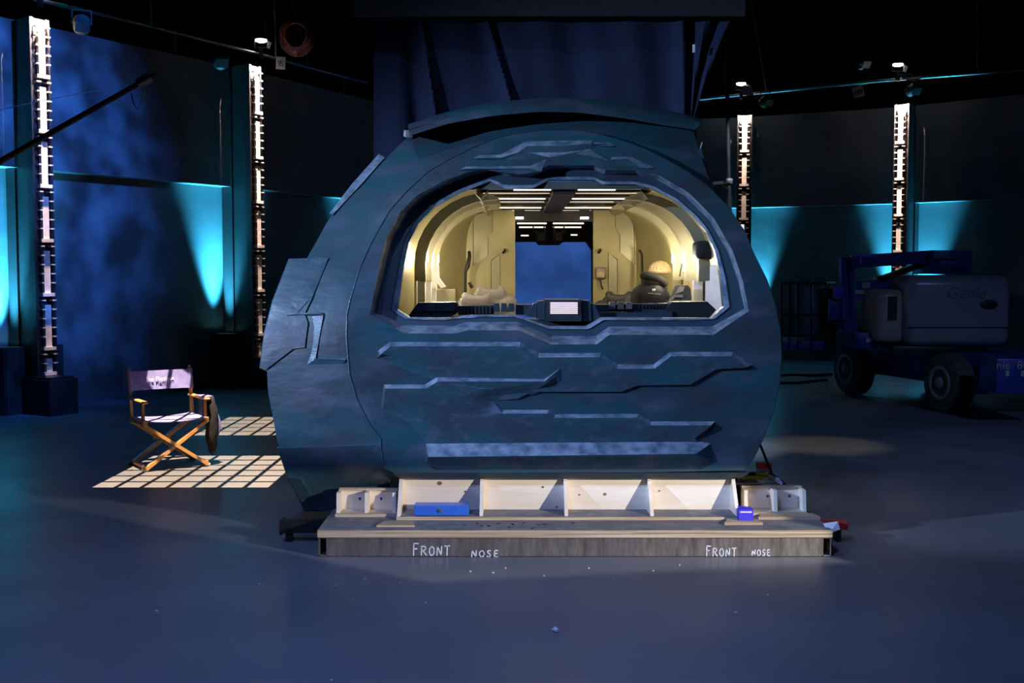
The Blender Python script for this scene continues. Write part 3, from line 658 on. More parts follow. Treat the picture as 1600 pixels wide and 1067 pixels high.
cu = hprism([(852,468),(907,468),(909,497),(908,502),(853,502),(853,497)], 7.54, 7.82, 'centre_unit', CONS)
hprism([(908,469),(922,470),(924,502),(909,502)], 7.57, 7.8, 'centre_wing', HULLD)
hprism([(922,474),(929,475),(938,496),(924,501)], 7.58, 7.8, 'centre_wing', HULLD)
for k in range(6): hprism([(860, 472.6+k*3.15),(902.4, 472.6+k*3.15),(902.8, 474.3+k*3.15),(860, 474.3+k*3.15)], 7.528, 7.54, 'display_bar', PINK)
hprism([(929,476),(1045,474),(1045,487),(935,487)], 7.72, 7.86, 'key_bank')
hprism([(938,489),(1050,487),(1052,498),(940,499)], 7.66, 7.74, 'wrist_rest', HULLD)
for k in range(9): hprism([(998+k*5.4,476.5),(999.8+k*5.4,476.5),(999.8+k*5.4,482),(998+k*5.4,482)], 7.705, 7.72, 'console_key', BLACK)
for k in range(3): hprism([(953+k*13,472),(961+k*13,472),(962+k*13,483),(952+k*13,483)], 7.68, 7.76, 'toggle_block', STEEL)
hprism([(1040,482),(1050,472),(1105,471),(1119,484),(1108,497),(1045,497)], 7.68, 7.9, 'switch_housing', BLACK)
hprism([(1041,470),(1083,470),(1080,478),(1046,478)], 7.9, 7.95, 'switch_panel', BLACK)
bpy.context.view_layer.update()

# ---- seats inside the cabin (things of their own)
def seat(label, x, y, Yv, mt, grp, sc=1.0):
    p = at(x, y, Yv); base = Vector((p.x, Yv, 0.5)); hz_ = p.z - 0.5
    s_ = thing('cockpit_seat', label, 'seat', base, 0, grp)
    MB().lathe([(.16, 0), (.16, .03), (.05, .05), (.05, .32)], (0, .15, 0), 14).build('pedestal', DARKM, s_, False, SM)
    MB().box((0, .18, .38), (.46, .48, .12), ch=.04).build('seat_cushion', mt, s_, False, SM)
    MB().box((0, 0, hz_*.5+.1), (.30, .12, hz_-.22), ch=.05).build('backrest', mt, s_, False, SM)
    for sx in (-1, 1): MB().blob((sx*.14, -.01, hz_-.115), (.085, .075, .075)).build('shoulder_bolster', mt, s_, False, SM)
    h = MB(); prof = []
    xs = [-.115, -.10, -.075, -.045, .045, .075, .10, .115]; tops = [.012, .03, .03, .004, .004, .03, .03, .012]
    lo_ = [Vector((q, -.06, hz_-.085)) for q in xs]; up_ = [Vector((q, -.06, hz_+t_)) for q, t_ in zip(xs, tops)]
    mid0 = [Vector((q, -.085, hz_-.02)) for q in xs]
    bl = [p_ + Vector((0, .11, 0)) for p_ in lo_]; bu = [p_ + Vector((0, .11, 0)) for p_ in up_]
    h.strip([lo_, mid0, up_, bu, bl, lo_])
    for e in (0, -1): h.add([lo_[e], mid0[e], up_[e], bu[e], bl[e]], [(0,1,2,3,4)])
    h.build('headrest', mt, s_, False, math.radians(60))
    return s_
seat('light grey padded cockpit seat nearest the dash on the left', 745, 463, 8.9, SEATG, 'cockpit seats')
seat('grey cockpit seat behind the front left one, beside the doorway', 766, 452, 9.6, SEATG, 'cockpit seats')
seat('dark cockpit seat with horned headrest left of the jacket', 968, 461, 9.75, SEATB, 'cockpit seats')
ps = seat('dark cockpit seat hidden under the black jacket', 1018, 452, 8.95, SEATB, 'cockpit seats')
# jacket draped over that seat
jp = at(1016, 470, 8.85)
jk = thing('black_jacket', 'black puffy jacket draped over the right cockpit seat', 'jacket', jp)
def lump(c, r, seed, amp, M=None):
    rr = random.Random(seed); m_ = MB().blob(c, r, 28, 18, M, 0.85)
    ph = [rr.uniform(0, 6) for _ in range(6)]
    for q in m_.v:
        q += Vector((math.sin(q.z*40+ph[0])*amp, math.sin(q.x*30+ph[1])*amp, math.sin(q.x*26+q.y*22+ph[2])*amp*.6))
    return m_
lump((0, -.02, -.01), (.155, .10, .155), 3, .004).build('jacket_body', JACK, jk, False, SM)
col = MB(); pts = []
for k in range(13):
    a_ = PI*(k/12); pts.append(Vector((.02 + .085*math.cos(a_)*1.0, -.045 - .02*math.sin(a_), .145 + .035*math.sin(a_) - .03*math.cos(a_))))
col.tube(pts, [.02]+[.033]*11+[.02], 10)
col.blob((.03, -.03, .14), (.095, .06, .045), 16, 10); col.build('jacket_collar', SOFTB, jk, False, SM)
MB().box((.012, -.125, .085), (.026, .008, .014), 0, .3).build('chest_logo', WHITE, jk)
for k in range(7): MB().box((-.025+k*.014, -.125, .062-.0015*k), (.009, .006, .008)).build('chest_print', DECAL, jk)
cap = thing('ribbed_cap', 'beige ribbed cap resting above the black jacket', 'cap', at(1031, 424, 9.1))
m_ = MB(); n_ = 36
for i in range(8):
    ph = PI/2*i/7
    for k in range(n_):
        r_ = .085*math.cos(ph)*(1 + (.05 if k % 2 else -.05)); m_.v.append(Vector((r_*math.cos(2*PI*k/n_), r_*math.sin(2*PI*k/n_)*.9, .085*math.sin(ph))))
for i in range(7):
    for k in range(n_): m_.f.append((i*n_+k, i*n_+(k+1)%n_, (i+1)*n_+(k+1)%n_, (i+1)*n_+k))
m_.f.append(tuple(range(n_))[::-1]); m_.build('crown', BEIGE, cap)
MB().lathe([(.088, -.012), (.095, 0), (.088, .012)], (0, 0, 0), 24).build('brim_band', BEIGE, cap)
hm = thing('dark_helmet_case', 'glossy dark angular case between jacket and white post', 'case', at(1062, 473, 8.6))
MB().prism([(-.07, 0, 0), (.09, 0, 0), (.08, 0, .11), (.06, 0, .13), (-.01, 0, .13), (-.04, 0, .06)], (0, .16, 0)).build('shell', CONS, hm)
MB().prism([(-.035, -.012, .065), (-.005, -.012, .125), (.035, -.012, .12), (.025, -.012, .085)], (0, .012, 0)).build('visor_glass', STEEL, hm)
MB().bar((-.085, -.01, .0), (-.045, -.01, .05), .02, .02).bar((-.045, -.01, .05), (.02, -.01, .05), .02, .02).build('handle', STEEL, hm)
# white flat outside the cabin
wf = thing('white_flat', 'pale white flat panel standing beyond the right cabin opening', 'panel', (at(1118, 430, 10.0).x+.06, 10.0, 0))
MB().box((0, 0, 1.05), (.36, .03, 2.1)).build('face_board', WPOST, wf)
MB().box((-.155, .04, 1.05), (.05, .05, 2.1)).box((.155, .04, 1.05), (.05, .05, 2.1)).build('stile', PLY, wf)
MB().box((0, .25, .03), (.05, .5, .05)).bar((0, .48, .05), (0, .05, 1.2), .04, .04).build('jack_brace', PLY, wf)
pl = bpy.data.lights.new('flat_fill_light', 'SPOT'); pl.energy = 380; pl.color = (.75, .85, 1.0); pl.spot_size = math.radians(26); pl.spot_blend = .6  # unseen spot added to brighten the white flat
lo = bpy.data.objects.new('flat_fill_light', pl); COL.objects.link(lo); lo.location = (1.9, 8.6, 3.6); aim(lo, (1.83, 10.0, 1.6))

# ================================================================== SLED UNDER THE NOSE
DZ = at(800, 827, 6.77).z
sx0, sx1 = at(498, 840, 6.77).x, at(1298, 840, 6.77).x
SL = thing('steel_sled', 'steel tube sled topped with plywood decking carrying the nose mock-up, marked FRONT NOSE', 'platform', (0.35, 6.8, 0))
def rect_tube(x0, x1, Y0, Y1, z0, z1, t=.006):
    m_ = MB(); m_.bx(x0, x0+t, Y0, Y1, z0, z1).bx(x1-t, x1, Y0, Y1, z0, z1).bx(x0, x1, Y0, Y1, z0, z0+t).bx(x0, x1, Y0, Y1, z1-t, z1); return m_
tz0, tz1 = 0.004, DZ-.045
rw = .052
rect_tube(sx0, sx0+rw, 6.76, 9.8, tz0, tz1).build('side_rail', STEEL, SL, True)
rect_tube(sx1-rw, sx1, 6.76, 9.8, tz0, tz1).build('side_rail', STEEL, SL, True)
fb_ = MB().bx(sx0+rw, sx1-rw, 6.762, 6.90, tz0, tz1).build('front_beam', STEEL, SL, True)
MB().bx(sx0, sx1, 9.7, 9.8, tz0, tz1).build('rear_beam', STEEL, SL, True)
for z0, z1 in ((tz1, tz1+.021), (tz1+.024, DZ-.003)): MB().bx(sx0-.004, sx1+.004, 6.75, 7.9, z0, z1).build('deck_sheet', PLYE, SL, True)
MB().bx(sx0-.003, sx1+.003, 6.753, 7.9, DZ-.003, DZ).build('deck_surface', DECK, SL, True)
# hand chalked letters
STR = {'F': [[(0,0),(.05,1)],[(.0,1),(.75,.98)],[(.02,.55),(.55,.56)]], 'R': [[(0,0),(.05,.95)],[(.0,.95),(.5,.95),(.65,.78),(.5,.55),(.03,.48)],[(.25,.5),(.75,0)]],
       'O': [[(.4,.95),(.1,.75),(.02,.4),(.2,.05),(.5,.03),(.72,.3),(.68,.75),(.4,.95)]], 'N': [[(0,0),(.08,.95)],[(.08,.95),(.6,.02)],[(.6,.02),(.68,1.0)]],
       'T': [[(-.05,.97),(.75,1.0)],[(.36,.97),(.32,0)]], 'S': [[(.6,.9),(.3,.97),(.08,.78),(.25,.55),(.5,.4),(.55,.15),(.3,0),(.0,.1)]], 'E': [[(.55,.95),(.05,.95),(.0,.02),(.6,.0)],[(.03,.5),(.5,.52)]]}
def chalk(px0, px1, py0, py1, word, big_first=True):
    n = len(word); Yv = 6.760; m_ = MB(); wd = (px1-px0)/n
    for i, ch in enumerate(word):
        hgt = (py1-py0) * (1.0 if (i == 0 and big_first) else .80)
        for stv in STR[ch]:
            pts = [at(px0+wd*i+p[0]*wd*.9, py1-p[1]*hgt, Yv) for p in stv]
            for a, b in zip(pts[:-1], pts[1:]): m_.bar(a, b, .0065, .0015, (0, 1, 0))
    m_.build('chalk_lettering', CHALK, fb_, True)
chalk(646, 707, 849, 868, 'FRONT'); chalk(737, 784, 857, 870, 'NOSE', False); chalk(1104, 1154, 853, 869, 'FRONT'); chalk(1175, 1207, 856, 868, 'NOSE', False)
# outrigger bars
ob = thing('outrigger_bar', 'dark steel outrigger bar sticking out left of the sled', 'bar', ground(466, 850)); 
yo = 7.12
MB().bx(at(437,830,yo).x, sx0-.006, yo, yo+.10, .06, .13).bx(at(437,830,yo).x, at(441,830,yo).x, yo-.01, yo+.11, .05, .14).build('tube', DARKM, ob, True)
MB().bx(at(445,830,yo).x, at(455,830,yo).x, yo+.02, yo+.08, 0, .06).build('foot', DARKM, ob, True)
orr = thing('red_outrigger_end', 'red painted bar end poking out at the right end of the sled', 'bar', ground(1312, 845))
MB().bx(sx1+.006, at(1325,830,yo).x, yo, yo+.10, .08, .125).build('tube', RED, orr, True)
MB().bx(at(1308,830,yo).x, at(1316,830,yo).x, yo+.02, yo+.08, 0, .08).build('foot', DARKM, orr, True)
wc = MB().prism([at(1286,818,6.84), at(1309,815,6.80), at(1313,827,6.80), at(1295,834,6.80)], (0,.004,.001)); wc = wc.build('paper_tag', WHITE)
tag(wc, 'crumpled white paper tag at the right corner of the deck', 'paper')

# plywood cradle
bz = DZ+.020
YB = 7.24
CR = thing('plywood_cradle', 'long row of open plywood bays holding the nose up on the deck', 'wooden frame', (0.35, 7.1, DZ))
bx0, bx1 = at(622,812,7.03).x, at(1152,812,7.03).x
MB().bx(bx0-.01, bx1+.03, 7.02, 7.40, DZ+.001, bz).build('base_board', PLYE, CR, True)
MB().bx(bx0+.01, bx1+.01, 7.024, YB, bz, bz+.002).build('base_surface', DECK, CR, True)
ztop = zt - .038
rx = [at(x, 806, 7.04).x for x in (623, 752, 885, 1019, 1153)]; rtx = [at(x, 750, 7.20).x for x in (631, 754, 884, 1014, 1142)]
for i in range(4):
    MB().bx(rx[i], rx[i+1], YB, YB+.02, bz, ztop).build('back_panel', PLY, CR, True)
for x in rx:
    t_ = .011
    MB().prism([(x-t_, 7.035, bz), (x-t_, YB, bz), (x-t_, YB, ztop), (x-t_, 7.215, ztop)], (2*t_, 0, 0)).build('rib', PLY, CR, True)
for px, py, r_ in ((687,755,.016), (727,768,.009), (848,761,.009), (905,773,.007), (945,772,.012), (1030,767,.007), (870,792,.008)):
    p = at(px, py, YB-.001); MB().blob(p, (r_, .002, r_*.8), 12, 6).build('knot', KNOT, CR, True)
# side trays
def tray(label, px0, px1, pyt, pyb, Yv, divs):
    a = at(px0, pyb, Yv); b = at(px1, pyt, Yv)
    t_ = thing('plywood_tray', label, 'wooden tray', ((a.x+b.x)/2, Yv, DZ), 0, 'small plywood trays beside the cradle')
    z0 = DZ+.021; z1 = b.z
    MB().bx(a.x, b.x, Yv+.10, Yv+.118, z0, z1).build('back_panel', PLY, t_, True)
    MB().bx(a.x-.004, b.x+.004, Yv+.085, Yv+.122, z1, z1+.012).build('top_strip', PLYE, t_, True)
    MB().bx(a.x-.01, b.x+.01, Yv-.05, Yv+.12, DZ+.001, z0).build('base_board', PLYE, t_, True)
    for q in divs:
        x = at(q, pyb, Yv).x
        MB().prism([(x-.011, Yv-.02, z0), (x-.011, Yv+.10, z0), (x-.011, Yv+.10, z1), (x-.011, Yv, z1)], (.022, 0, 0)).build('divider', PLY, t_, True)
    for q in (px0*.62+px1*.38, px0*.25+px1*.75): MB().blob(at(q, pyt+9, Yv+.098), (.009, .003, .009), 10, 6).build('screw_mark', LIFTB, t_, True)
tray('small two-bay plywood tray at the left end of the cradle', 528, 618, 770, 802, 7.16, (529, 573, 616))
tray('small two-bay plywood tray at the right end of the cradle', 1164, 1257, 766, 797, 7.20, (1165, 1211, 1256))
def board(label, px0, px1, py, Y0, Y1, z=None, th=.018):
    a = at(px0, py, Y0).x; b = at(px1, py, Y0).x; z = z or DZ
    m_ = MB().prism([(a, Y0, z+.001), (b, Y0, z+.001), (b-.02, Y1, z+.001), (a+.04, Y1, z+.001)], (0, 0, th)); o = m_.build('plywood_offcut', PLYE); tag(o, label, 'board', 'plywood offcuts on the deck')
board('thin plywood offcut on the deck in front of the left tray', 588, 648, 819, 6.83, 6.95, None, .012)
board('plywood offcut under the violet box on the deck', 1132, 1192, 818, 6.88, 7.00, None, .016)
board('long plywood board under the right plywood tray', 1185, 1282, 809, 7.03, 7.14, None, .018)
# shavings on the deck
for k in range(14):
    x = random.uniform(720, 900); p = ground(x, random.uniform(817, 826), DZ); o = MB().box(p + Vector((0,0,.003)), (random.uniform(.01,.03), .004, .005), random.uniform(0,3)).build('wood_shaving', INK)
    tag(o, 'tiny dark shaving on the deck front edge below the cradle', 'shaving', 'shavings on the deck')
# blue case
bc = thing('blue_case', 'flat bright blue metal tool case lying in the left cradle bay', 'tool case', at(690, 807, 7.05))
a = at(648, 807, 7.05); b = at(733, 791, 7.05); cw = b.x-a.x
bc.location.z = bz+.003
MB().box((0, .05, .030), (cw, .11, .058), ch=.004).build('body', BLUEP, bc)
MB().box((0, .05, .0605), (cw*1.005, .112, .004), ch=.001).build('lid', BLUEP, bc)
MB().box((-.01, -.008, .034), (.03, .006, .02), ch=.002).box((-.01, -.012, .03), (.012, .006, .014)).build('latch', STEEL, bc)
vb_ = thing('violet_box', 'small violet cardboard box with a white printed band on the deck', 'box', at(1166, 808, 6.93)); vb_.location.z = DZ+.0185
MB().box((0, .035, .033), (.088, .07, .064)).build('carton', VIOLET, vb_)
MB().box((-.002, -.001, .052), (.07, .002, .008)).build('printed_band', WHITE, vb_)
MB().prism([(-.044, .0, .065), (.03, .0, .065), (.044, .07, .067), (-.04, .07, .075)], (0, 0, .002)).build('flap', VIOLET, vb_)
# taped cable bundle
cbp = [at(1150,748,7.5), at(1160,742,7.5), at(1175,740,7.5), at(1195,741,7.5), at(1207,743,7.5), at(1218,750,7.5), at(1228,762,7.5)]
cbn = thing('taped_cable', 'black cable bundle wrapped in white and yellow tape right of the cradle', 'cable', (cbp[3].x, 7.5, DZ))
MB().tube(cbp, .014, 8).build('cable_core', INK, cbn, True, SM)
MB().tube([at(1152,747,7.5), at(1160,741,7.5), at(1167,739,7.5)], .020, 8).build('tape_wrap', WHITE, cbn, True, SM)
MB().tube([at(1158,746,7.47), at(1192,747,7.47)], .013, 8).build('tape_wrap', YELLOW, cbn, True, SM)
MB().tube([at(1180,741,7.5), at(1200,742,7.5)], .017, 8).build('tape_wrap', YELLOW, cbn, True, SM)
MB().tube([at(1200,745,7.49), at(1215,750,7.49), at(1220,757,7.49)], .019, 8).build('tape_wrap', WHITE, cbn, True, SM)
MB().tube([at(1155,759,7.45), at(1168,758,7.45)], .018, 8).build('tape_wrap', WHITE, cbn, True, SM)
MB().tube([at(1150,760,7.45), at(1190,759,7.45)], .012, 8).tube([at(1215,752,7.5), at(1219,762,7.45)], .006, 6).build('cable_core', INK, cbn, True, SM)
MB().bx(at(1150,760,7.5).x, at(1235,760,7.5).x, 7.42, 7.62, DZ+.001, at(1180,763,7.42).z).build('block', DARKM, cbn, True)
rw_ = thing('red_wedge', 'small red wedge on the floor behind the taped cable', 'wedge', ground(1195, 733))
MB().prism([(-.06, 0, 0), (.06, 0, 0), (.06, 0, .05), (-.06, 0, .05)], (0, .08, 0)).build('wedge_block', RED, rw_)

# ================================================================== DIRECTOR'S CHAIR
CH = thing('folding_chair', 'wooden folding director chair with navy canvas seat and name on its back', 'chair', (-3.0, 10.0, 0), math.radians(34))
W2 = .265; D2 = .20; SZ = .41
for sy, nm in ((-D2, 'f'), (D2, 'b')):
    off = .018 if sy < 0 else -.018
    MB().bar((-W2, sy, .02), (W2, sy+off, SZ-.02), .028, .056, (0,1,0)).build('cross_leg', CHWOOD, CH)
    MB().bar((W2, sy-off, .02), (-W2, sy, SZ-.02), .028, .056, (0,1,0)).build('cross_leg', CHWOOD, CH)
    for sx in (-1, 1): MB().box((sx*(W2+.005), sy, .013), (.05, .036, .026), ch=.006).build('foot_cap', WPOST if sy < 0 else DARKM, CH)
for sx in (-1, 1):
    MB().box((sx*W2, 0, .0365), (.022, .44, .022)).build('foot_rail', CHWOOD, CH)
    MB().box((sx*W2, -.005, SZ), (.030, .47, .045), ch=.006).build('seat_rail', CHWOOD, CH)
    MB().bar((sx*(W2+.004), .17, SZ), (sx*(W2+.004), .235, .835), .024, .040, (0,1,0)).build('back_post', CHWOOD, CH)
    MB().blob((sx*(W2+.004), .2365, .842), (.016, .016, .016), 10, 8).build('post_knob', WPOST, CH, False, SM)
    MB().bar((sx*(W2+.004), -.17, SZ+.01), (sx*(W2+.004), -.165, .575), .022, .034, (0,1,0)).build('arm_post', CHWOOD, CH)
    MB().box((sx*(W2+.004), -.015, .59), (.052, .46, .022), ch=.009).build('armrest', CHWOOD, CH)
    for sy in (-.17, .15): MB().box((sx*(W2+.017), sy, SZ-.01), (.006, .03, .05)).build('bracket', STEEL, CH)
MB().box((0, .19, .23), (.16, .02, .03)).build('stretcher', CHWOOD, CH)
st = MB(); L = []
for i in range(13):
    x = -W2 + 2*W2*i/12; sag = -.020*(1-(x/W2)**2)
    L.append((x, sag))
top = [[Vector((x, y, SZ+.024+sg)) for x, sg in L] for y in (-.225, 0, .20)]; bot = [[p - Vector((0,0,.006)) for p in r] for r in top]
st.strip(top).strip(bot).strip([top[0], bot[0]]).strip([top[-1], bot[-1]]); st.build('canvas_seat', CANVAS, CH, False, SM)
bk = MB(); rows = []
for j in range(7):
    z = .655+.165*j/6; yb = .17+.065*(z-SZ)/(.835-SZ)
    rows.append([Vector((x*1.045, yb-.022+.03*(1-(x/W2)**2)+.004*math.sin(x*30+j), z)) for x, _ in L])
bk.strip(rows).strip([[p+Vector((0,.006,0)) for p in r] for r in rows]); bk.strip([rows[0], [p+Vector((0,.006,0)) for p in rows[0]]]).strip([rows[-1], [p+Vector((0,.006,0)) for p in rows[-1]]])
bko = bk.build('canvas_back', CANVAS, CH, False, SM)
for sx in (-1, 1): MB().tube([(sx*(W2+.004), .20, .65), (sx*(W2+.004), .232, .825)], .026, 10).build('canvas_sleeve', CANVAS, bko, False, SM)
text_mesh('name_lettering', 'Joe Flanigan', .052, WHITE, bko, Matrix.Translation((.0, .2115, .745)) @ Matrix.Rotation(math.radians(-8), 4, 'X') @ FACE, .002)
bg = thing('black_cloth_bag', 'black cloth bag hanging over the right arm of the folding chair', 'bag', CH.location + Vector((.30, .06, .05)), math.radians(30))
m_ = lump((.06, .0, .30), (.05, .10, .26), 5, .006); m_.build('bag_body', BAGM, bg, False, SM)
MB().box((.0, .0, .556), (.085, .17, .014), ch=.006).build('bag_fold', CANVAS, bg)
MB().box((-.02, .02, .44), (.014, .15, .20), ch=.006).build('bag_flap', BAGM, bg)
MB().tube([(.10, -.02, .40), (.125, -.02, .33), (.12, -.02, .24), (.10, -.01, .18)], .012, 8).build('strap', CANVAS, bg, False, SM)

# ================================================================== DRAPE, STAND, POLES
dr = MB(); cols_ = 170; rowsn = 36; YD = 9.0
grid = []; 
for j in range(rowsn+1):
    row = []
    for i in range(cols_+1):
        u_ = i/cols_; v_ = j/rowsn
        x = 583 + (1088-583)*u_; y = -60 + 318*v_
        fold = .022*math.sin(u_*21+v_*2.0) + .010*math.sin(u_*47-v_*5) + .10*math.exp(-((u_-.10-.05*v_)/.03)**2) - .07*math.exp(-((u_-.30-.18*v_)/.014)**2) - .08*math.exp(-((u_-.955)/.02)**2) - .06*math.exp(-((u_-.12-.10*v_)/.012)**2)
        row.append(at(x, y, YD) + Vector((0, fold, 0)))
    grid.append(row)
dro = thing('navy_drape', 'dark navy cloth drape hung behind and above the mock-up', 'drape', (0.2, YD, at(800, 258, YD).z))
dr.strip(grid).strip([[p+Vector((0,.02,0)) for p in r] for r in grid]); dr.build('cloth', DRAPE, dro, True, SM, False)
fl_ = MB(); g2 = []
for j in range(11):
    v_ = j/10; xr = 1142 - 58*v_**0.8
    g2.append([at(1078+(xr-1078)*i/8, 30+160*v_, YD-.02)+Vector((0,.03*math.sin(i*1.3+v_*3),0)) for i in range(9)])
fl_.strip(g2).strip([[p+Vector((0,.015,0)) for p in r] for r in g2]); fl_.build('side_flap', DRAPE, dro, True, SM, False)
MB().tube([at(570,-62,YD+.06), at(1150,-62,YD+.06)], .03, 10).build('hanging_pipe', PIPE, dro, True, SM)
for x in (600, 1120): MB().tube([at(x,-62,YD+.06), Vector((at(x,-62,YD).x, YD+.06, 10.0))], .004, 6).build('suspension_wire', PIPE, dro, True)
cl = MB().box(at(1084, 76, YD-.12), (.015, .03, .06)); cl.build('clip', WPOST, dro, True)
bb = MB().bx(-1.2, 1.75, 8.78, 8.82, at(800, 26, 8.8).z, at(800, 26, 8.8).z+.8); tag(bb.build('black_border', SOFTB), 'black cloth border hanging overhead above the drape', 'border')
pt_, pb_ = at(1134, 48, 9.3), at(1139, 360, 9.3)
sd = thing('light_stand', 'slim black stand pole right of the drape', 'stand', (pb_.x, 9.3, 0))
MB().tube([(0,0,.9), (0,0,2.3)], .022, 10).build('lower_tube', DARKM, sd, False, SM)
MB().tube([(0,0,2.3), (pt_.x-pb_.x,0,pt_.z)], .015, 10).build('upper_tube', DARKM, sd, False, SM)
MB().lathe([(.024,-.02),(.028,0),(.024,.02)], (0,0,2.42), 12).build('collar', PIPE, sd)
MB().lathe([(.012,0),(.022,.03),(.016,.07)], (pt_.x-pb_.x,0,pt_.z), 10).build('top_spigot', STEEL, sd)
for k in range(3):
    a_ = 2*PI*k/3+.4; MB().tube([(0,0,.95), (.45*math.cos(a_), .45*math.sin(a_), .012)], .011, 8).build('leg', DARKM, sd)
# boom pole, left
bp0, bp1 = at(-60, 286, 9.6), at(243, 116, 10.2)
bm = thing('slanted_boom_pole', 'long black boom arm slanting in front of the leftmost column', 'boom', (bp0.x-.9, 9.4, 0))
MB().tube([bp0+(bp0-bp1)*.55, bp0, bp0+(bp1-bp0)*.92], [.027, .027, .024], 10).build('pole', DARKM, bm, True, SM)
MB().tube([bp0+(bp1-bp0)*.90, bp0+(bp1-bp0)*.97], .045, 10).build('end_clamp', STEEL, bm, True, SM)
MB().tube([bp0+(bp1-bp0)*.97, bp1], .025, 8).build('tip', DARKM, bm, True, SM)
MB().tube([at(205,146,10.1), at(208,160,10.1), at(214,172,10.1), at(221,160,10.1), at(225,140,10.1)], .006, 6).build('cable_loop', PIPE, bm, True, SM)
sb = bp0+(bp0-bp1)*.5
MB().tube([Vector((sb.x, sb.y, 0)), sb], .03, 10).build('stand_post', DARKM, bm, True, SM)
for k in range(3):
    a_ = 2*PI*k/3; MB().tube([Vector((sb.x, sb.y, .5)), Vector((sb.x+.6*math.cos(a_), sb.y+.6*math.sin(a_), .015))], .018, 8).build('stand_leg', DARKM, bm, True)
wi = MB().tube([at(-40, 181, 12.6), at(60, 158, 12.6), at(110, 149, 12.7), at(160, 140, 12.8)], .005, 6).build('thin_wire', PIPE); tag(wi, 'thin wire stretched above the boom arm', 'wire')

# ---- pipes, hung lamps, number cards
def hung_pipe(name, label, pts):
    c = thing(name, label, 'pipe', pts[0]); MB().tube(pts, .025, 10).build('tube', PIPE, c, True, SM); return c
def wallpix(px, py, z):   # point at height z seen at pixel row py
    d = ray(px, py); t = (z-CAMZ)/d.z; return Vector((d.x*t, d.y*t, z))
lpts = [wallpix(-120, -42, 5.0), wallpix(60, 0, 5.0), wallpix(250, 45, 5.0), wallpix(405, 85, 5.0), wallpix(575, 130, 5.0)]
lp_ = hung_pipe('lighting_pipe', 'grey lighting pipe along the top of the left set wall', lpts)
rpts = [wallpix(1040, 161, 5.0), wallpix(1160, 148, 5.0), wallpix(1380, 126, 5.0), wallpix(1520, 115, 5.0), wallpix(1680, 104, 5.0)]
rp_ = hung_pipe('lighting_pipe', 'grey lighting pipe along the top of the right set wall', rpts)
def lerp_pipe(pts, px):
    for a, b in zip(pts[:-1], pts[1:]):
        xa = 800+F*a.x/(a.y); xb = 800+F*b.x/(b.y)
        if min(xa, xb)-1 <= px <= max(xa, xb)+1: return a+(b-a)*((px-xa)/(xb-xa))
    return pts[-1]
for px in (105, 128, 247, 340): 
    p = lerp_pipe(lpts, px); MB().tube([p-Vector((.04,.06,0)), p+Vector((.04,.06,0))], .03, 8).build('tape_wrap', GREENT, lp_, True)
for px in (278, 537):
    p = lerp_pipe(lpts, px); MB().tube([p, p+Vector((0,0,-.27))], .02, 8).build('drop_tube', PIPE, lp_, True)
for px in (573,): 
    p = lerp_pipe(lpts, px); MB().tube([p-Vector((.04,.06,0)), p+Vector((.04,.06,0))], .03, 8).build('tape_wrap', GREENT, lp_, True)
p = lerp_pipe(rpts, 1342); MB().tube([p-Vector((.06,-.03,0)), p+Vector((.06,-.03,0))], .03, 8).build('tape_wrap', GREENT, rp_, True)
for px, pipe, pts, dx in ((243, lp_, lpts, 0), (433, lp_, lpts, -.05), (482, lp_, lpts, -.7), (1196, rp_, rpts, -.55), (1519, rp_, rpts, -.08)):
    p = lerp_pipe(pts, px); MB().tube([p, p+Vector((dx, 0, 3.0 if px != 482 else 2.6)), Vector((p.x+dx, p.y, 10.0))], .012, 6).build('hanger', PIPE, pipe, True)
def par_can(px, py, Yv, label, watts):
    p = at(px, py, Yv)
    c = thing('hung_spotlight', label, 'spotlight', p, 0, 'small spotlights hung over the columns')
    MB().lathe([(.04, .30), (.075, .29), (.085, .18), (.085, .06), (.105, 0)], (0,0,0), 18).build('can', DARKM, c, False, SM)
    MB().lathe([(.05, -.035), (.085, -.02), (.085, .01)], (0,0,-.005), 18).build('lens', LENS, c)
    MB().bar((-.10, 0, .06), (-.10, 0, -.12), .012, .03).bar((.10, 0, .06), (.10, 0, -.12), .012, .03).bar((-.10, 0, -.12), (.10, 0, -.12), .03, .012).build('yoke', DARKM, c)
    MB().box((0, .0, -.20), (.05, .07, .18)).build('clamp', DARKM, c)
    MB().prism([(.10, -.03, -.02), (.17, -.03, -.05), (.13, -.03, -.15), (.09, -.03, -.13)], (0, .006, 0)).build('barn_door', DECAL, c)
par_can(408, 62, lerp_pipe(lpts, 408).y, 'small black spotlight hung over the column behind the chair', 0)
par_can(62, -26, lerp_pipe(lpts, 62).y, 'small black spotlight at the top edge over the leftmost column', 0)
par_can(1158, 130, lerp_pipe(rpts, 1158).y, 'small black spotlight hung over the column right of the mock-up', 0)
par_can(1403, 100, lerp_pipe(rpts, 1403).y, 'small black spotlight hung over the column above the boom lift', 0)
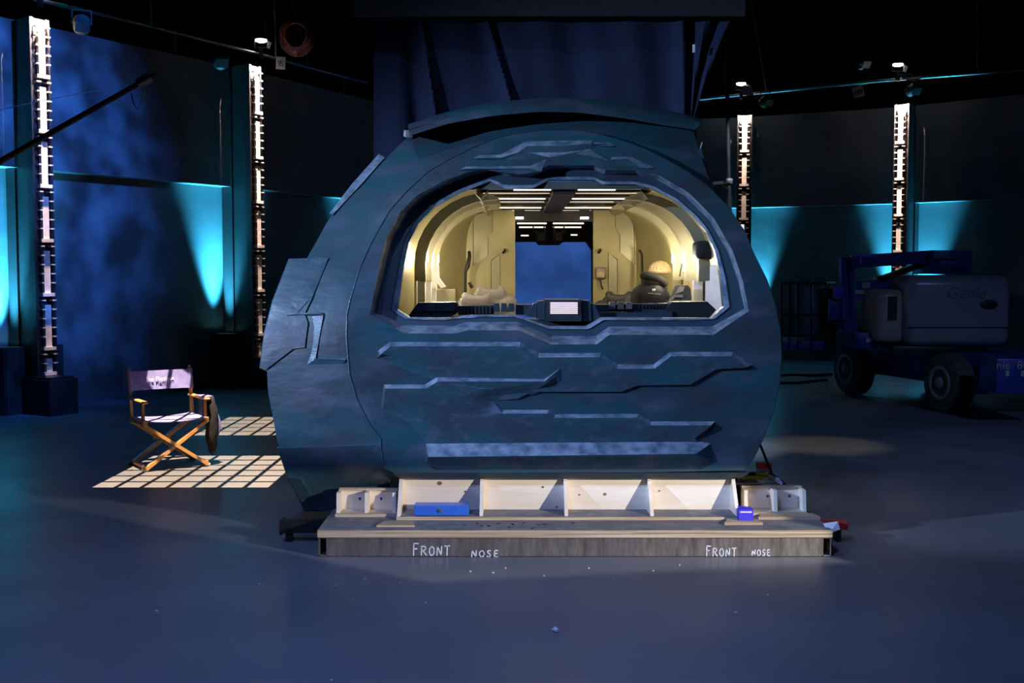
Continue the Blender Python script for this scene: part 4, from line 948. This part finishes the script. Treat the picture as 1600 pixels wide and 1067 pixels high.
def card(px, py, Yv, w_, h_, rot, body, label, shear=0.0, tilt=0.0):
    p = at(px, py, Yv); c = thing('number_card', label, 'card', p, 0, 'hand numbered cards on the pipes')
    M = Matrix.Rotation(rot, 4, 'Y')
    MB().prism([M @ Vector(q) for q in ((-w_/2+shear*h_/-2, 0, -h_/2), (w_/2-shear*h_/2, 0, -h_/2), (w_/2+shear*h_/2, 0, h_/2), (-w_/2+shear*h_/2, 0, h_/2))], (0, .004, 0)).build('paper', WHITE, c)
    for k, ch in enumerate(body): text_mesh('digit', ch, h_*.62, INK, c, M @ Matrix.Translation(((k-(len(body)-1)/2)*w_*.27, -.003, -.01)) @ FACE, .001)
    q = lerp_pipe(lpts if px < 800 else rpts, px) - p
    MB().bar((0, .002, h_/2-.01), (0, .02, h_/2+.01), .006, .006).bar((0, .02, h_/2+.01), q, .006, .006).build('string', PIPE, c)
card(438.5, 98.5, 16.9, .135, .18, .06, '95', 'white card marked 95 on the left pipe')
card(1168, 142, 21.0, .185, .16, 0.0, '111', 'white card marked 111 on the right pipe', -.25)
card(1341, 143.5, 20.1, .19, .19, -.28, '109', 'tilted white card marked 109 below the right pipe')
card(1417, 118, 19.7, .21, .09, -.12, '107', 'foreshortened white card beside the spotlight over the boom lift', -.5)
# dark unlit lamps and a cable coil
cc = thing('cable_coil', 'reddish cable coil hanging above the left pipe', 'cable coil', at(462, 55, 17.2))
for k in range(6):
    m_ = MB(); r_ = .16+.02*k; m_.tube([(r_*math.cos(2*PI*q/24), .02*k, r_*1.1*math.sin(2*PI*q/24)) for q in range(25)], .012, 6, False); m_.build('cable_turn', REDC, cc, False, SM)
MB().tube([(0, .05, -.2), (.02, .05, -.42)], .01, 6).build('cable_tail', REDC, cc)
def dark_lamp(px, py, Yv, label):
    k_ = .62
    c = thing('unlit_stage_lamp', label, 'stage lamp', at(px, py, Yv), .4, 'unlit lamps on the pipes')
    MB().lathe([(.10, -.16), (.15, -.14), (.16, .1), (.12, .16)], (0,0,0), 16, Matrix.Rotation(1.2, 4, 'X')).build('housing', BLACK, c, False, SM)
    MB().bar((-.17, 0, 0), (-.17, 0, .26), .02, .03).bar((.17, 0, 0), (.17, 0, .26), .02, .03).bar((-.17, 0, .26), (.17, 0, .26), .03, .02).build('yoke', DARKM, c)
    MB().box((0, -.19, -.08), (.26, .02, .2), 0, .5).build('barn_door', BLACK, c)
    c.scale = (k_, k_, k_)
dark_lamp(345, 95, 15.8, 'unlit black lamp below the left pipe near the number 95 card'); dark_lamp(128, 38, 13.6, 'unlit black lamp hanging near the top of the leftmost column')
dark_lamp(1347, 98, 20.4, 'unlit black lamp above the right pipe over the number 109 card'); dark_lamp(1196, 158, 21.2, 'unlit black lamp under the right pipe beside the number 111 card')
dark_lamp(1425, 140, 20.0, 'unlit black lamp just above the column over the boom lift')

# ================================================================== BOOM LIFT
LC = Vector((5.68, 15.05, 0)); LR = math.atan2(-.965, .26)
LF = thing('boom_lift', 'blue and grey articulated boom lift parked in the dark on the right', 'boom lift', LC)
ML = Matrix.Translation(LC) @ Matrix.Rotation(LR, 4, 'Z')
def lw(p): return ML @ Vector(p)
def lbox(c, d, name, mt, ch=.02, parent=LF):
    m_ = MB().box((0,0,0), d, ch=ch); m_.v = [lw(v_ + Vector(c)) for v_ in m_.v]; return m_.build(name, mt, parent, True, SM)
lbox((0, 0, .50), (2.7, .95, .42), 'chassis', LIFTB, .03)
for lx in (-1.05, 1.05):
    lbox((lx, 0, .36), (.18, 1.3, .16), 'axle', DARKM)
    for ly in (-.70, .70):
        m_ = MB(); RM = Matrix.Rotation(PI/2, 4, 'X')
        m_.lathe([(.20, -.13), (.29, -.14), (.345, -.11), (.352, -.04), (.352, .04), (.345, .11), (.29, .14), (.20, .13)], (0,0,0), 32, RM)
        for k in range(22):
            a_ = 2*PI*k/22; m_.box((.35*math.cos(a_), 0, .35*math.sin(a_)), (.016, .20, .03), 0, 0, -a_)
        m_.v = [lw(v_ + Vector((lx, ly, .36))) for v_ in m_.v]; wh = m_.build('wheel', RUBBER, LF, True, SM)
        sgn = -1 if ly < 0 else 1
        h_ = MB().lathe([(.20, 0), (.205, .02), (.17, .022), (.15, -.03), (.07, -.03), (.06, .03), (.03, .035)], (0,0,0), 24, Matrix.Rotation(PI/2*(1 if sgn < 0 else -1), 4, 'X'))
        h_.v = [lw(v_ + Vector((lx, ly+sgn*.125, .36))) for v_ in h_.v]; h_.build('hub', LIFTG, wh, True, SM)
lbox((1.55, -.1, .50), (.4, .9, .26), 'front_frame', LIFTB)
lbox((1.55, .58, .45), (.35, .3, .26), 'tool_bin', LIFTB)
# turret cowl, broadside to the camera
def wb(px0, px1, py0, py1, Y0, Y1, name, mt, ch, parent=LF, rz=0):
    a = at(px0, py1, Y0); b = at(px1, py0, Y0)
    return MB().box(((a.x+b.x)/2, (Y0+Y1)/2, (a.z+b.z)/2), (b.x-a.x, Y1-Y0, b.z-a.z), rz, ch=ch).build(name, mt, parent, True, SM)
cw_ = wb(1416, 1583, 430, 541, 14.0, 15.6, 'engine_cowl', LIFTG, .12)
wb(1420, 1580, 511, 512.5, 13.995, 14.02, 'cowl_seam', DARKM, 0, cw_)
wb(1371, 1418, 452, 536, 14.15, 15.4, 'control_cowl', LIFTG2, .10)
wb(1388, 1402, 463, 500, 14.13, 14.18, 'control_window', BLACK, 0)
text_mesh('logo_lettering', 'Genie', .20, LOGO, cw_, Matrix.Translation(at(1510, 458, 13.992) - LC) @ FACE, .002, .2)
MB().blob(at(1545, 476, 14.0), (.11, .012, .06), 16, 8).build('cowl_recess', DARKM, cw_, True, SM)
bxo = wb(1457, 1520, 391, 428, 14.2, 14.9, 'boom_end_box', LIFTB, .015)
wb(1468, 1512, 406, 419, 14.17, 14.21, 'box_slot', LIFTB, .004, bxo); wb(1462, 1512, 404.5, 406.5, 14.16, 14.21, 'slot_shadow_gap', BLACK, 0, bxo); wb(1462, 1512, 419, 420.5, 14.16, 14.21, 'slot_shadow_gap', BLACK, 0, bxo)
wb(1395, 1545, 541, 556, 14.1, 15.4, 'turntable', DARKM, .01)
b1 = MB().bar(at(1330, 409, 14.7), at(1458, 401, 14.5), .26, .16).build('upper_boom', LIFTB, LF, True)
wb(1344, 1381, 401, 410, 14.55, 14.57, 'decal', DECAL, 0, b1)
b2 = MB().bar(at(1335, 446, 14.8), at(1440, 441, 14.7), .24, .12).bar(at(1335, 464, 14.8), at(1420, 462, 14.7), .20, .08).build('lower_boom', LIFTB, LF, True)
wb(1347, 1378, 441, 450, 14.66, 14.68, 'decal', DECAL, 0, b2)
MB().bar(at(1372, 437, 14.7), at(1455, 408, 14.6), .18, .07).build('lift_cylinder', DARKM, LF, True)
MB().bar(at(1322, 402, 14.8), at(1323, 500, 14.8), .16, .14).bar(at(1330, 420, 14.7), at(1334, 500, 14.7), .05, .05).build('riser_mast', LIFTB, LF, True)
MB().bar(at(1322, 500, 14.8), at(1345, 540, 14.8), .2, .16).build('mast_foot', LIFTB, LF, True)
wb(1340, 1372, 520, 545, 14.4, 14.9, 'control_box', LIFTB, .01); wb(1353, 1363, 527, 535, 14.38, 14.40, 'decal', DECAL, 0)
wb(1306, 1319, 447, 466, 14.6, 14.75, 'decal', VIOLET, 0.005); wb(1297, 1314, 468, 500, 14.7, 14.8, 'hose_cover', LIFTB, .01)
# basket
bk_ = MB(); Yb0, Yb1 = 15.0, 16.0
P3 = lambda x, y, Yv: at(x, y, Yv)
for Yv in (Yb0, Yb1):
    s_ = (Yv-15.0)*14
    for y in (442, 492, 524): MB().tube([P3(1221+s_, y, Yv), P3(1290+s_, y, Yv)], .018, 6).build('basket_rail', DARKM, LF, True)
    for x in (1221, 1233, 1246, 1267, 1290): MB().tube([P3(x+s_, 442, Yv), P3(x+s_, 545, Yv)], .014, 6).build('basket_upright', DARKM, LF, True)
for y in (442, 492):
    for x in (1221, 1290): MB().tube([P3(x, y, Yb0), P3(x+14, y, Yb1)], .016, 6).build('basket_rail', DARKM, LF, True)
MB().tube([P3(1272, 430, 15.2), P3(1272, 478, 15.2)], .02, 6).build('basket_handle', PIPE, LF, True); MB().tube([P3(1245, 436, 15.05), P3(1244, 490, 15.05)], .009, 6).build('basket_handle', PIPE, LF, True)
wb(1215, 1292, 533, 546, 15.0, 16.0, 'basket_floor', LIFTB, .01); wb(1246, 1256, 527, 534, 14.97, 15.0, 'decal', REDC, 0)
wb(1278, 1308, 450, 540, 15.1, 15.9, 'basket_console', BLACK, .03)
MB().bar(at(1290, 520, 15.4), at(1330, 480, 14.9), .14, .12).build('jib', LIFTB, LF, True)
# front box of the lift at the right edge
fx = wb(1556, 1640, 560, 615, 12.6, 13.1, 'front_counterweight', LIFTB, .02)
text_mesh('model_lettering', 'nie  80', .13, DECAL, fx, Matrix.Translation(at(1582, 571, 12.59) - LC) @ FACE, .002)
wb(1571, 1577, 579, 588, 12.585, 12.6, 'decal', DECAL, 0, fx); wb(1595, 1602, 579, 588, 12.585, 12.6, 'decal', DECAL, 0, fx)
wb(1520, 1545, 590, 616, 13.6, 13.9, 'tie_down_box', LIFTB, .01)
bpy.context.view_layer.update()
# floor cables
for lb, pts in (('black cable on the floor running left from the boom lift, upper', [(1205,589),(1240,587),(1270,588),(1300,586)]), ('black cable on the floor running left from the boom lift, lower', [(1205,600),(1245,600),(1270,597),(1292,595)])):
    o = MB().tube([ground(x, y) + Vector((0,0,.018)) for x, y in pts], .018, 8).build('floor_cable', INK, None, False, SM); tag(o, lb, 'cable', 'cables on the floor')
# floor debris
db = MB().blob((0,0,0), (.018, .014, .010), 8, 6)
for q in db.v: q += Vector((random.uniform(-.006,.006), random.uniform(-.006,.006), random.uniform(-.004,.004)))
o = db.build('paper_scrap', WHITE); o.location = ground(868, 987) + Vector((0,0,.010)); tag(o, 'crumpled pale scrap on the floor in front of the sled', 'scrap')
chip = MB().prism([(-.008,-.003,0), (.007,-.005,0), (.010,.003,0), (-.004,.005,0)], (0,0,.004)); chipo = None
for k, (x, y) in enumerate([(518,1063),(625,911),(770,895),(790,888),(1020,892),(735,893),(405,913),(245,955),(550,938),(665,942),(920,888),(1062,883),(1150,957),(525,915),(570,905),(700,925),(850,900),(1200,930),(960,905)]):
    if chipo is None: chipo = c_ = chip.build('floor_chip', WHITE)
    else: c_ = chipo.copy(); COL.objects.link(c_)
    c_.location = ground(x, y) + Vector((0,0,.0005)); c_.rotation_euler = (0,0,k*1.3); sc_ = .6+.5*((k*7) % 5)/5; c_.scale = (sc_, sc_, 1)
    tag(c_, 'tiny pale chip lying on the floor in front of the sled', 'chip', 'pale chips on the floor')
